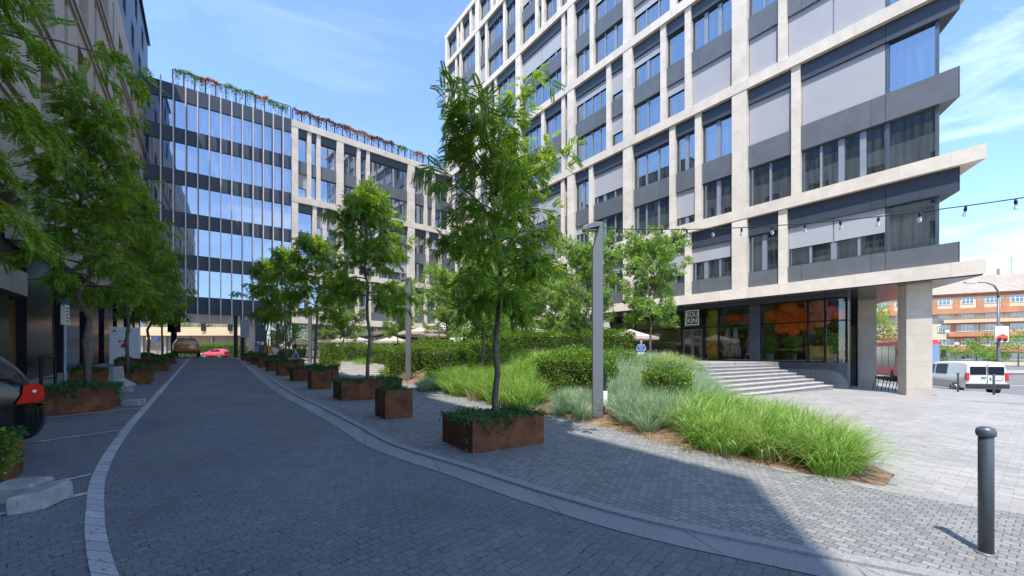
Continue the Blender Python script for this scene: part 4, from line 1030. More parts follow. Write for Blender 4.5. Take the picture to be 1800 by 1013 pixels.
bed2, bvh2 = grid_bed('garden_soil', densify(F2), densify(B2), lambda s, t: .1*math.sin(math.pi*t), M_soil)
def gz(x, y):
    for b in (bvh, bvh2):
        r = b.ray_cast(Vector((x, y, 20)), Vector((0, 0, -1)))
        if r[0]: return r[0].z
    return zg(x, y)
def look(px, py):
    d = Vector(((px-CX)/F, 1, (HZ-py)/F)).normalized(); best = None
    for b in (bvh, bvh2):
        r = b.ray_cast(Vector((0, 0, EYE)), d)
        if r[0] and (best is None or r[3] < best[1]): best = (r[0], r[3])
    return best[0] if best else hit(px, py)
# stepped garden path between the two beds
mb = MB(); pa, pb_ = hit(685, 663), Vector((-9.2, 27.6, 0)); dv = (pb_-pa); pt = Vector((dv.x, dv.y)).normalized(); pn = Vector((-pt.y, pt.x))
nst = 9
for k in range(nst):
    p = v2(pa)+Vector((dv.x, dv.y))*(k/nst); q = v2(pa)+Vector((dv.x, dv.y))*((k+.9)/nst); z = lerp(pa.z, TZ-.02, (k+.6)/nst)
    a, b, c, d_ = p-pn*.2, p+pn*2.3, q+pn*2.3, q-pn*.2
    mb.prism([tuple(a), tuple(b), tuple(c), tuple(d_)], z-.35, z)
tag(mb.build('garden_steps', M_step), 'low stone garden steps climbing between the two clipped hedges', 'steps')

rng = np.random.default_rng(5)
def basis(D, Up=None):
    D = D/np.linalg.norm(D, axis=1, keepdims=True)
    U = np.tile([0, 0, 1.0], (len(D), 1)) if Up is None else Up
    S_ = np.cross(U, D); n = np.linalg.norm(S_, axis=1, keepdims=True); n[n < 1e-6] = 1; S_ = S_/n
    return D, S_, np.cross(D, S_)
def place(T, P, D, Sc, roll=None):
    """T (m,3) template; returns (k,m,3)"""
    X, Y, Z = basis(D)
    if roll is not None:
        c, s = np.cos(roll)[:, None], np.sin(roll)[:, None]; Y, Z = Y*c+Z*s, Z*c-Y*s
    Sc = np.asarray(Sc)[:, None, None]
    return P[:, None, :] + Sc*(T[None, :, 0:1]*X[:, None, :] + T[None, :, 1:2]*Y[:, None, :] + T[None, :, 2:3]*Z[:, None, :])
def frond(n=8, L_=1.0, ll=.30, lw=.075, droop=.28, ang=58):
    V = []; a = R(ang)
    for k in range(n):
        t = .12+.86*k/(n-1); x = L_*t; z = -droop*t*t; s = 1-.45*abs(t-.45)
        for sg in (-1, 1):
            dx, dy = math.cos(a), sg*math.sin(a); l = ll*s; w_ = lw*s
            b = np.array([x, 0, z]); d = np.array([dx, dy, -.25]); p = np.array([-dy, dx, 0])
            V += [b, b+d*l*.5+p*w_, b+d*l, b+d*l*.5-p*w_]
    return np.array(V)
def limb_pts(p, d, L_, n, bend, wob, r):
    P = [np.array(p, float)]; d = np.array(d, float); d /= np.linalg.norm(d)
    for k in range(n):
        d = d + np.array([0, 0, bend])/n + r.normal(0, wob, 3); d /= np.linalg.norm(d); P.append(P[-1]+d*L_/n)
    return P
def make_tree(seed, H, zb_, Rr, kind='feather', dens=1.0, lean=0.0, nprim=34, shape=None, trunk_r=.055, leafscale=1.0):
    r = np.random.default_rng(seed); mb = MB()
    tp = [np.array([0, 0, -.05])]
    for k in range(1, 13):
        tp.append(np.array([r.normal(0, .018)*k**.7+lean*k/12, r.normal(0, .018)*k**.7, H*.96*k/12]))
    rad = [trunk_r*(1-.80*(k/12)**1.2) for k in range(13)]
    mb.tube([tuple(p) for p in tp], rad, 8)
    def tpos(z):
        f = z/(H*.96)*12; i = int(min(11, max(0, f))); return tp[i]+(tp[i+1]-tp[i])*(f-i)
    FP, FD, FS = [], [], []
    for i in range(nprim):
        t = (i+.5)/nprim; z = zb_+(H*.93-zb_)*t; az = i*2.399+r.normal(0, .35)
        up = lerp(.25, 1.9, t**1.1)+r.normal(0, .12)
        rr = Rr*(shape(t) if shape else (math.sin(math.pi*min(1, .32+.66*t))**.6)*(1-.45*t))*r.uniform(.72, 1.15)
        if kind == 'feather' and seed != 53 and r.random() < .12: rr *= 1.3
        L_ = rr*math.sqrt(1+min(up, 1.4)**2)*.85
        d = [math.cos(az), math.sin(az), up]
        P = limb_pts(tpos(z), d, L_, 7, -.75 if kind == 'feather' else -.3, .07, r)
        r0 = .021*(1-.6*t)+.005
        mb.tube([tuple(p) for p in P], [r0*(1-.8*k/7) for k in range(8)], 5)
        for k in range(2, 8):
            base = P[k]; dirp = P[k]-P[k-1]; dirp /= np.linalg.norm(dirp); m = 3 if k < 7 else 4
            for q in range(m):
                sd2 = r.normal(0, 1, 3); sd2 -= dirp*sd2.dot(dirp); sd2 /= np.linalg.norm(sd2); sd2[2] *= .45
                dd = dirp*r.uniform(.25, 1.0)+sd2; l2 = r.uniform(.22, .5)*(Rr/1.3)**.6*(1.05-.25*k/7)
                Q = limb_pts(base+(P[k-1]-base)*r.uniform(0, .9), dd, l2, 4, -.55 if kind == 'feather' else -.2, .1, r)
                if q == 0: mb.tube([tuple(p) for p in Q], [.006, .005, .004, .003, .002], 3, cap=False)
                nf = max(2, int(round(l2*(27 if kind == 'feather' else 22)*dens)))
                for f in range(nf):
                    u = r.uniform(.15, 1)*4; j = int(min(3, u)); pos = Q[j]+(Q[j+1]-Q[j])*(u-j); tdir = Q[j+1]-Q[j]; tdir /= np.linalg.norm(tdir)
                    s3 = r.normal(0, 1, 3); fd = tdir*.9+s3*.55+np.array([0, 0, -.35 if kind == 'feather' else -.15])
                    FP.append(pos+r.normal(0, .02, 3)); FD.append(fd); FS.append(r.uniform(.7, 1.25))
    FP, FD, FS = np.array(FP), np.array(FD), np.array(FS)*leafscale
    if kind == 'feather':
        T = frond(8)*.185; V = place(T, FP, FD, FS, r.normal(0, .7, len(FP)))
    else:
        # spray of a few broader leaflets
        Tl = []
        for k in range(7):
            a = r.uniform(-1.2, 1.2); b = r.uniform(-.5, .5); c = np.array([r.uniform(0, .12), r.uniform(-.05, .05), r.uniform(-.05, .05)])
            d = np.array([math.cos(a), math.sin(a), b]); p = np.array([-math.sin(a), math.cos(a), r.uniform(-.5, .5)]); l = .075; w_ = .02
            Tl += [c, c+d*l*.5+p*w_, c+d*l, c+d*l*.5-p*w_]
        V = place(np.array(Tl), FP, FD, FS, r.uniform(-3, 3, len(FP)))
    return mb, V.reshape(-1, 3)
def tree_thing(proto, name, loc, rz, label, group, leaf):
    mb, V = proto
    t = empty(name, loc, rz, label, 'tree', group)
    mb.build('trunk', M_bark, t, smooth=True); np_mesh('crown', V, 4, leaf, t); return t
def copy_thing(src, loc, rz, label, sc=(1, 1, 1)):
    c = copy_tree(src, loc=loc, rz=rz, label=label, scale=sc); return c

# street trees in the rusty planters
hero = make_tree(11, 5.05, 1.85, 1.12, nprim=34, dens=.70, trunk_r=.06, shape=lambda t: (.85+.3*math.sin(3*t))*(1-.22*t)*min(1, .6+t*2.5))
tA = tree_thing(hero, 'locust_tree', (-.28, 6.82, .48), .4, 'nearest feathery young tree, in the rusty planter in the middle of the picture', 'young street trees in rusty planters', M_leaf)
second = make_tree(23, 6.0, 2.45, 1.42, nprim=30, dens=.78, trunk_r=.055)
tB = tree_thing(second, 'locust_tree', (-4.35, 12.15, zg(-4.35, 12.15)+.45), 1.2, 'second feathery tree from the front on the right, behind the small rusty cube', 'young street trees in rusty planters', M_leaf)
SP = Vector((-4.16, 5.2))
labs = ['third feathery tree from the front on the right of the road', 'fourth feathery tree from the front on the right of the road', 'farthest feathery tree on the right of the road, near the far passage']
for k in range(3):
    x, y = -8.45-4.16*k, 17.35+5.15*k
    if k == 0:
        third = make_tree(97, 5.8, 2.35, 1.45, nprim=28, dens=.72, trunk_r=.055); tC = tree_thing(third, 'locust_tree', (x, y, zg(x, y)+.45), 2.1, labs[0], 'young street trees in rusty planters', M_leaf); continue
    copy_thing(tB if k != 1 else tC, (x, y, zg(x, y)+.45), 2.1+k*1.9, labs[k], (1.12, 1.12, 1.08+.03*k))
left = make_tree(37, 6.1, 2.1, 1.5, nprim=32, dens=.68, trunk_r=.062, shape=lambda t: (1.0-.62*t)*min(1, .7+t*2))
LTL = ['tall feathery tree in the left planter just beyond the black car', 'feathery tree in the second visible planter along the left building', 'feathery tree in the third visible planter along the left building', 'farthest feathery tree along the left building']
tL = tree_thing(left, 'locust_tree', (-9.1, 8.65, zg(-9.1, 8.65)+.5), .3, LTL[0], 'trees along the left building', M_leaf)
lp2 = make_tree(91, 6.2, 2.0, 1.45, nprim=30, dens=.7, trunk_r=.055); tL2 = tree_thing(lp2, 'locust_tree', (-12.75, 13.4, zg(-12.75, 13.4)+.5), 1.3, LTL[1], 'trees along the left building', M_leaf)
copy_thing(tL, (-17.1, 19.0, zg(-17.1, 19)+.5), 3.3, LTL[2]); copy_thing(tL2, (-21.3, 24.6, zg(-21.3, 24.6)+.5), 5.1, LTL[3], (1.05, 1.05, 1.0))
near = make_tree(53, 6.7, 2.95, 1.85, nprim=34, dens=.82, trunk_r=.07, shape=lambda t: (1.05-.35*t))
tree_thing(near, 'locust_tree', (-5.55, 3.15, .55), .9, 'nearest feathery tree on the left, its boughs hanging into the top left corner', 'trees along the left building', M_leaf)

# plaza trees with rounder leaves
pz = [make_tree(s, 5.6, 1.9, 1.75, kind='round', nprim=28, dens=.85, trunk_r=.06, leafscale=1.25, shape=lambda t: math.sin(math.pi*(.22+.7*t))**.6) for s in (71, 72)]
pl_ = [((1143, 19.0), 'airy young tree beside the glass shop doors at the head of the steps'), ((1030, 20.0), 'airy young tree rising behind the tall grey lamp post'),
       ((868, 25.5), 'thin plaza tree beside the open parasols, right behind the nearest street tree'), ((785, 25.5), 'thin plaza tree in front of the large open parasol'),
       ((930, 28), 'plaza tree behind the long back hedge, left of the tall lamp post'), ((980, 29), 'slim plaza tree against the tower, just left of the tall lamp post'),
       ((700, 30), 'plaza tree left of the slim distant lamp post'), ((603, 29), 'plaza tree above the left clipped hedge'), ((848, 15.0), 'dark stemmed tree growing from the garden bed behind the nearest street tree')]
protos = []
for k, ((px, Y), lab) in enumerate(pl_):
    x = (px-CX)/F*Y; z = gz(x, Y) if Y < 22 else TZ
    if px == 603: z = 1.05
    if k < 2: protos.append(tree_thing(pz[k], 'plaza_tree', (x, Y, z), k*1.1, lab, 'airy trees on the plaza', M_leaf2))
    else: copy_thing(protos[k % 2], (x, Y, z), k*1.7, lab, (1.0, 1.0, .95) if px != 848 else (.8, .8, .82))

# hedges ----------------------------------------------------------
def leaf_box(P, N_, size, r, jit=.05):
    k = len(P); T = np.array([[0, -.4, 0], [.55, -.25, .05], [1, 0, 0], [.55, .25, .05], [0, .4, 0]])[[0, 1, 2, 3]]
    T = np.array([[0, 0, 0], [.5, -.32, 0], [1, 0, 0], [.5, .32, 0]])
    D = N_*1.0+r.normal(0, .75, (k, 3)); return place(T*size, P+r.normal(0, jit, (k, 3)), D, r.uniform(.5, 1.5, k), r.uniform(-3, 3, k))
def hedge(name, pts, width, height, label, cat='hedge', m=None, dens=900, zf=gz, size=.05, group=None, seed=1, rise=0.0, jit=.05):
    """rounded box hedge following a plan polyline"""
    r = np.random.default_rng(seed); pts = [Vector((p[0], p[1])) for p in pts]; mb = MB(); Ps = []; Ns = []
    for a, b in zip(pts[:-1], pts[1:]):
        t = (b-a); Ls = t.length; t.normalize(); n = Vector((-t.y, t.x)); hw = width/2
        za, zb2 = zf(a.x, a.y), zf(b.x, b.y)
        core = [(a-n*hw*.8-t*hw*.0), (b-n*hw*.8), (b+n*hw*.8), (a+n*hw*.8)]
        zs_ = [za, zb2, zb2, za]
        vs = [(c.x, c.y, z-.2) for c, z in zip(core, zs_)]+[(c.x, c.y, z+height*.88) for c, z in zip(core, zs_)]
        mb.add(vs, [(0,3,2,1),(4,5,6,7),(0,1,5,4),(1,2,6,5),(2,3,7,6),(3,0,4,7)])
        def add(cnt, fn):
            u = r.random(cnt); v = r.random(cnt); pp, nn_ = fn(u, v); Ps.append(pp); Ns.append(nn_)
        A = np.array([a.x, a.y, za]); B = np.array([b.x, b.y, zb2]); n3 = np.array([n.x, n.y, 0]); t3 = np.array([t.x, t.y, 0])
        def bulge(q): return .11*np.sin(q*11+a.x)+.07*np.sin(q*29+a.y)+.04*np.sin(q*67)
        for sg in (-1, 1):
            add(int(Ls*height*dens), lambda u, v: ((A[None]*(1-u)[:, None]+B[None]*u[:, None]+n3*sg*(hw*(1-.12*np.clip(v-.75, 0, 1)*4)+bulge(u*Ls*.3+v*.2))[:, None]+np.array([0, 0, 1.])*(v*height)[:, None]), np.tile(n3*sg+np.array([0, 0, .3]), (len(u), 1))))
        add(int(Ls*width*dens*1.2), lambda u, v: ((A[None]*(1-u)[:, None]+B[None]*u[:, None]+n3*((v-.5)*2*hw)[:, None]+np.array([0, 0, 1.])*(height-.10*np.abs(v-.5)**2*4+bulge(u*Ls*.4+v))[:, None]), np.tile([0, 0, 1.], (len(u), 1))))
    for e, o_ in ((pts[0], -(pts[1]-pts[0]).normalized()), (pts[-1], (pts[-1]-pts[-2]).normalized())):
        n = Vector((-o_.y, o_.x)); z = zf(e.x, e.y); k = int(width*height*dens); u = r.random(k)-.5; v = r.random(k)
        b_ = np.cos(u*math.pi)*.12
        Ps.append(np.stack([e.x+n.x*u*width+o_.x*b_, e.y+n.y*u*width+o_.y*b_, z+v*height], 1)); Ns.append(np.tile([o_.x, o_.y, .3], (k, 1)))
    P = np.concatenate(Ps); Nn = np.concatenate(Ns); V = leaf_box(P, Nn, size, r, jit)
    root = empty(name, (0, 0, 0), 0, label, cat, group)
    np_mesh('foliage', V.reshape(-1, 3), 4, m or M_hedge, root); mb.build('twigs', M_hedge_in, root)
    return root
def lk(*a): return [tuple(look(*p)) for p in a]
def wl(*a): return [((px-CX)/F*Y, Y) for px, Y in a]
tz = lambda x, y: TZ
hedge('clipped_hedge', wl((700, 18.9), (765, 22.2)), 1.2, 1.3, 'clipped dark green hedge directly behind the slim distant lamp post', seed=1, size=.055)
hedge('clipped_hedge', wl((772, 16.0), (805, 17.6), (850, 18.6)), 1.4, 1.30, 'long clipped hedge left of and behind the nearest tree trunk', seed=2, size=.055)
hedge('clipped_hedge', wl((862, 19.2), (930, 21.0)), 1.5, 1.55, 'clipped hedge right of the nearest tree trunk, behind tall grass', seed=3, size=.055)
hedge('clipped_hedge', wl((925, 20.4), (1000, 19.9), (1075, 19.3), (1100, 18.6)), 1.3, 1.5, 'long back hedge along the terrace edge, crossing behind the tall lamp post', seed=4, size=.055)
hedge('clipped_hedge', wl((960, 12.4), (1010, 12.0), (1066, 11.4)), 1.3, .98, 'low clipped hedge just left of the tall lamp post in the middle of the bed', seed=5, size=.05, dens=1300)
hedge('clipped_hedge', wl((1146, 10.0), (1200, 9.6)), .95, .78, 'small yellow green clipped shrub to the right of the tall lamp post', seed=6, size=.045, dens=1700)
hedge('clipped_hedge', wl((575, 30.5), (630, 27.5), (690, 26.0)), 1.2, 1.3, 'clipped hedge on the far left bed, beyond the garden steps', seed=7, zf=lambda x, y: max(gz(x, y), .7), size=.06, dens=600)
hedge('clipped_hedge', wl((815, 27.5), (905, 26.5)), 1.0, 1.25, 'bright topped hedge in front of the open parasols', seed=8, zf=tz, size=.06, dens=600)

# grass ----------------------------------------------------------
def blade_clumps(C_, n_bl, L_, w_, spread, r, droop=1.0, wind=(0.0, 0.0), seg=4):
    """C_ (k,3) clump centres -> quads"""
    k = len(C_); N_ = k*n_bl; base = np.repeat(C_, n_bl, 0)
    az = r.uniform(0, 2*np.pi, N_); rad = r.random(N_)**.6
    d0 = np.stack([np.cos(az), np.sin(az)], 1); base[:, 0] += d0[:, 0]*rad*spread*.35; base[:, 1] += d0[:, 1]*rad*spread*.35
    Lb = L_*r.uniform(.6, 1.15, N_); out = .25+rad*.9*r.uniform(.6, 1.3, N_)
    W = w_*r.uniform(.7, 1.3, N_); side = np.stack([-d0[:, 1], d0[:, 0], np.zeros(N_)], 1); tw = r.normal(0, .5, N_)
    side = side*np.cos(tw)[:, None]+np.stack([d0[:, 0], d0[:, 1], np.zeros(N_)], 1)*np.sin(tw)[:, None]
    pts = []
    for j in range(seg+1):
        t = j/seg; h = Lb*(t*1.0-.42*droop*out*t**2.3); ho = Lb*out*(.25*t+.55*t*t)
        p = base+np.stack([d0[:, 0]*ho+wind[0]*Lb*t*t, d0[:, 1]*ho+wind[1]*Lb*t*t, np.maximum(h, .02)], 1); pts.append(p)
    V = []
    for j in range(seg):
        w0 = (W*(1-(j/seg)**1.6))[:, None]; w1 = (W*(1-((j+1)/seg)**1.6)+.0006)[:, None]
        V.append(np.stack([pts[j]-side*w0, pts[j]+side*w0, pts[j+1]+side*w1, pts[j+1]-side*w1], 1))
    return np.stack(V, 1).reshape(-1, 3)
def inpoly(x, y, P):
    c = False; n = len(P)
    for i in range(n):
        x1, y1 = P[i]; x2, y2 = P[(i+1) % n]
        if (y1 > y) != (y2 > y) and x < (x2-x1)*(y-y1)/(y2-y1)+x1: c = not c
    return c
def scatter(poly, spacing, r, zf=gz, jit=.45):
    xs_ = [p[0] for p in poly]; ys_ = [p[1] for p in poly]; out = []
    y = min(ys_); row = 0
    while y < max(ys_):
        x = min(xs_)+(row % 2)*spacing/2
        while x < max(xs_):
            a, b = x+r.normal(0, spacing*jit*.5), y+r.normal(0, spacing*jit*.5)
            if inpoly(a, b, poly): out.append((a, b, zf(a, b)-.02))
            x += spacing
        y += spacing*.87; row += 1
    return np.array(out)
def grass(name, poly, spacing, n_bl, L_, w_, spread, m, label=None, cat=None, seed=1, droop=1.0, wind=(0.06, 0), kind='stuff'):
    r = np.random.default_rng(seed); P = scatter(poly, spacing, r); 
    V = blade_clumps(P, n_bl, L_, w_, spread, r, droop, wind)
    o = np_mesh(name, V, 4, m); return tag(o, label, cat, kind=kind)
def gp(*a): return [(look(*p).x, look(*p).y) for p in a]
# front mass of bright grass
front = [(2.95, 7.25), (3.45, 6.35), (3.95, 5.85), (4.68, 5.28), (5.0, 5.7), (5.45, 6.9), (5.85, 8.3), (5.6, 9.5), (4.5, 9.2), (3.4, 8.5)]
grass('bright_grass', front, .37, 220, .86, .0066, .6, M_grass, 'mass of bright green fountain grass spilling over the pavement corner', 'grass', seed=3, wind=(.07, -.03), droop=1.45)
grass('seed_stalks', [(4.6, 6.3), (5.0, 5.3), (5.3, 5.8), (5.9, 7.4), (5.4, 8.2)], .35, 14, 1.0, .0016, .4, M_dry, 'thin dry seed stalks arching above the bright grass', 'grass', seed=9, droop=.7, wind=(.12, 0))
grass('bright_grass', gp((955, 725), (880, 714), (800, 696), (765, 683), (770, 672), (850, 668), (930, 668), (960, 690)), .46, 180, .9, .0085, .65, M_grass, 'light green grass fountaining behind the nearest rusty planter', 'grass', seed=4, wind=(.1, 0))
grass('bright_grass', wl((870, 17.5), (900, 13.6), (1000, 14.0), (1060, 15.5), (1075, 18.2), (950, 19.0)), .5, 160, 1.0, .011, .7, M_grass, 'light green grass on the rise between the low hedge and the long back hedge', 'grass', seed=5)
grass('blue_grass', gp((740, 690), (765, 688), (790, 676), (770, 665), (745, 668)), .4, 200, .55, .007, .5, M_grassb, 'blue green grass tuft at the foot of the left hedge', 'grass', seed=6)
grass('blue_grass', gp((985, 733), (1040, 745), (1046, 725), (1040, 700), (1000, 700), (972, 712)), .34, 260, .5, .0045, .42, M_grassb, 'blue green grass clumps just left of the lamp post foot', 'grass', seed=7)
grass('blue_grass', [(2.25, 9.1), (2.6, 7.95), (3.1, 7.6), (3.55, 8.7), (4.6, 9.6), (5.6, 10.4), (5.9, 12.2), (4.6, 12.6), (3.4, 13.2), (2.7, 11.5)], .37, 230, .72, .006, .5, M_grassb, 'broad mass of blue green grass to the right of the lamp post', 'grass', seed=8)
grass('blue_grass', [(3.2, 13.4), (5.2, 13.0), (6.2, 13.4), (6.8, 15.3), (6.3, 17.6), (4.0, 18.4), (3.2, 16)], .44, 200, .8, .008, .55, M_grassb, 'silvery grass at the foot of the terrace left of the steps', 'grass', seed=18)
grass('low_grass', gp((705, 668), (740, 676), (760, 664), (720, 655)), .4, 120, .3, .006, .4, M_dry, 'pale dry tufts around the slim lamp post foot', 'grass', seed=10)
grass('low_grass', gp((915, 718), (985, 738), (980, 715), (930, 705)), .35, 90, .25, .0045, .35, M_grassb, 'small pale tufts behind the right end of the nearest planter', 'grass', seed=11)
grass('low_grass', [(-10.5, 26.5), (-9.2, 25.2), (-8.8, 26.2), (-9.9, 27.5)], .4, 200, .7, .010, .5, M_grass, 'green grass at the front corner of the far left bed', 'grass', seed=12)
grass('low_grass', [(-13.5, 30.2), (-10.4, 26.3), (-9.9, 27.2), (-12.9, 31.2)], .5, 160, .8, .012, .5, M_grass, 'tall light grass before the far left hedge', 'grass', seed=13)
# lavender and yellow flowers
M_lav = leafmat('lavender bloom', (.30, .28, .38), (.46, .44, .54), .3, tcol=(1, 1, 1.2))
M_yfl = leafmat('yellow bloom', (.62, .50, .02), (.80, .66, .05), .3, tcol=(1.1, 1.1, .6))
M_shrub = leafmat('shrub leaf', (.08, .17, .03), (.16, .27, .05), .35)
def flowers(poly, spacing, h, stem, bloom, label, cat, name, seed, top=.3, nb=13, size=.03, shape='spike', kind='stuff'):
    r = np.random.default_rng(seed); P = scatter(poly, spacing, r); V1 = blade_clumps(P, 90, h, .006, .4, r, .35)
    k = len(P)*nb; B = np.repeat(P, nb, 0); a = r.uniform(0, 6.28, k); q = r.random(k)**.5*.28; hh = h*(1.0-.5*(q/.28)**2)
    tips = B+np.stack([np.cos(a)*q, np.sin(a)*q, hh], 1); VV = []
    m = 7 if shape == 'spike' else 3
    for j in range(m):
        off = np.stack([r.normal(0, .012, k), r.normal(0, .012, k), (j/m)*top+r.normal(0, .01, k)], 1) if shape == 'spike' else r.normal(0, .03, (k, 3))
        VV.append(leaf_box(tips+off, np.tile([0, 0, 1.], (k, 1)), size, r, .008))
    V2 = np.concatenate(VV).reshape(-1, 3); V = np.concatenate([V1, V2]); mi = np.r_[np.zeros(len(V1)//4), np.ones(len(V2)//4)]
    return tag(np_mesh(name, V, 4, [stem, bloom], mi=mi), label, cat, kind=kind)
flowers([(4.2, 16.4), (5.6, 15.6), (6.4, 16.0), (6.5, 17.0), (6.0, 17.4), (4.8, 17.4)], .45, .5, M_grassb, M_lav, 'grey violet lavender haze at the top of the bed by the steps', 'lavender', 'lavender', 31, size=.03)
flowers([(5.0, 12.3), (6.1, 12.2), (6.9, 13.7), (6.7, 14.6), (6.2, 13.4)], .42, .42, M_grassb, M_lav, 'violet lavender spikes leaning over the lower steps', 'lavender', 'lavender', 32, size=.028)
flowers([(2.3, 12.2), (3.0, 11.6), (3.6, 12.6), (3.0, 13.4)], .4, .6, M_grassb, M_lav, 'pale violet lavender spikes just right of the tall lamp post', 'lavender', 'lavender', 35, size=.028)
flowers([(4.4, 13.4), (5.9, 12.9), (6.5, 13.8), (6.3, 15.2), (5.0, 15.0)], .36, .72, M_shrub, M_yfl, 'shrubs with yellow flowers beside the foot of the steps', 'flowering shrub', 'yellow_flowers', 33, top=.05, shape='head', size=.03, nb=16)
flowers([(3.1, 14.0), (4.4, 13.7), (4.8, 15.2), (3.4, 15.5)], .40, .7, M_shrub, M_yfl, 'green shrub with few yellow flowers behind the blue grass', 'flowering shrub', 'yellow_flowers', 34, top=.05, shape='head', size=.03, nb=8)
flowers(wl((668, 21.0), (690, 20.6), (700, 22), (676, 23)), .45, .5, M_shrub, M_yfl, 'light green leafy plants beside the foot of the garden steps', 'shrub', 'leafy_shrub', 36, top=.05, shape='head', size=.05, nb=3)
M_redfl = leafmat('orange bloom', (.62, .12, .02), (.75, .25, .04), .3, tcol=(1, .8, .5))
def crown_blob(name, c, rad, label, cat, m, seed, n=2500, size=.06, group=None):
    r = np.random.default_rng(seed); v = r.normal(0, 1, (n, 3)); v /= np.linalg.norm(v, axis=1, keepdims=True)
    q = (.55+.45*r.random(n)**.4)*(1+.22*np.sin(v[:, 0]*5+seed)*np.sin(v[:, 1]*4)); P = v*q[:, None]*np.array(rad)+np.array(c)
    keep = P[:, 2] > c[2]-rad[2]*.95; V = leaf_box(P[keep], v[keep], size, r, .03)
    return tag(np_mesh(name, V.reshape(-1, 3), 4, m), label, cat, group)
crown_blob('flowering_shrub', (-1.8, 24.6, TZ+.95), (1.7, .5, .45), 'orange flowering shrub between the hedges in front of the parasols', 'flowering shrub', M_redfl, 41, 2600, .06)
crown_blob('planter_bush', (-5.36, 3.98, .60), (.26, .30, .28), 'leafy green plants spilling at the left edge in front of the black car', 'bush', M_hedge, 42, 3200, .03)
# hedge, slope and trees beyond the passage
hedge('far_hedge', [(-63.5, 77.5), (-52, 77.5), (-40, 77.5)], 1.6, 2.6, 'sunlit hedge behind the red car beyond the passage', seed=14, zf=lambda x, y: .9, size=.16, dens=90, jit=.12)
crown_blob('bush', (-66, 90.5, 8.6), (16, 1.2, 1.5), 'hanging green plants along the top of the tan balcony band', 'bush', M_leaf2, 43, 5000, .28)
# trees and shrubs across the street on the right
def far_tree(loc, rad, h, label, seed, m=None, n=3500, size=.16, group='trees along the street'):
    t = empty('street_tree', loc, 0, label, 'tree', group); MB().tube([(0, 0, 0), (.05, .02, h*.5), (0, 0, h)], [.12, .09, .04], 7).build('trunk', M_bark, t)
    r = np.random.default_rng(seed); cs = r.normal(0, 1, (14, 3))*np.array(rad)*.5+np.array([0, 0, h]); V = []
    for c in cs:
        k = n//14; v = r.normal(0, 1, (k, 3)); v /= np.linalg.norm(v, axis=1, keepdims=True); V.append(leaf_box(c+v*np.array(rad)*.42*r.random((k, 1))**.4, v, size, r, .05))
    np_mesh('crown', np.concatenate(V).reshape(-1, 3), 4, m or M_leaf2, t); return t
far_tree((36.8, 41, ZS), (1.9, 1.9, 2.6), 5.0, 'light green street tree seen between the two stone columns', 61)
for k, (px, Y, rz_, h, lab) in enumerate([(1716, 80, 2.6, 3.0, 'round bush by the wooden gate of the orange block'), (1790, 78, 4.0, 4.2, 'tree at the right edge before the orange block'), (1652, 82, 2.0, 2.4, 'low bush before the orange block, just right of the stone column'), (1748, 81, 1.6, 2.2, 'small tree behind the street lamp before the orange block')]):
    far_tree(((px-CX)/F*Y, Y, ZS), (rz_, rz_, rz_*.7), h, lab, 62+k, n=1500, size=.3)

# fallen leaves and grit on the paving
r = np.random.default_rng(77); k = 900; u = r.random(k)
px_a = np.where(r.random(k) < .5, r.uniform(0, 300, k), r.uniform(560, 1500, k)); py_a = r.uniform(690, 1010, k)
P = np.array([list(hit(a, b)) for a, b in zip(px_a, py_a)]); P[:, 2] += .016
V = leaf_box(P, np.c_[r.normal(0, 1, (k, 2)), np.zeros(k)]*3, .022, r, .0); V[:, :, 2] = P[:, None, 2]+.3*(V[:, :, 2]-P[:, None, 2]); V[:, :, 2] = np.maximum(V[:, :, 2], P[:, None, 2]-.002)
tag(np_mesh('fallen_leaves', V.reshape(-1, 3), 4, leafmat('dry leaf litter', (.16, .11, .05), (.34, .26, .12), .1)), 'small dry leaves and grit strewn over the road and pavement', 'leaf litter', kind='stuff')

# mixed tufts and rounded shrubs among the grasses
grass('dry_grass', [(2.9, 7.3), (3.9, 5.95), (4.7, 5.35), (5.3, 6.9), (5.7, 8.3), (4.4, 9.2)], .75, 60, .8, .005, .5, M_dry, 'straw coloured dry tufts scattered through the front grass', 'grass', seed=51, droop=1.2, wind=(.08, 0))
grass('dry_grass', [(-2.6, 14.5), (-1.2, 11.8), (.4, 10.9), (1.0, 12.8), (-.5, 15.5)], .9, 50, .7, .007, .5, M_dry, 'straw coloured tufts in the grass behind the nearest planter', 'grass', seed=52, droop=1.2)
grass('dry_grass', gp((700, 672), (762, 686), (900, 717), (1040, 748), (1100, 764), (1240, 803), (1100, 755), (900, 710), (760, 680)), .28, 26, .22, .004, .25, M_dry, 'sparse dry weeds along the soil edge of the bed', 'grass', seed=53)
for k, ((px, Y), rd2, lab) in enumerate([((905, 16.4), (.8, .6, .55), 'rounded dark shrub rising from the grass right of the nearest trunk'), ((1088, 14.6), (.7, .6, .5), 'rounded shrub in the silvery grass right of the tall lamp post'), ((1010, 16.8), (.9, .6, .55), 'rounded shrub between the low hedge and the long back hedge'), ((955, 14.4), (.5, .45, .42), 'small round shrub left of the low clipped hedge')]):
    x = (px-CX)/F*Y; crown_blob('round_shrub', (x, Y, gz(x, Y)+rd2[2]*.8), rd2, lab, 'shrub', M_hedge if k % 2 == 0 else M_shrub, 300+k, 3200, .055, 'rounded shrubs in the bed')
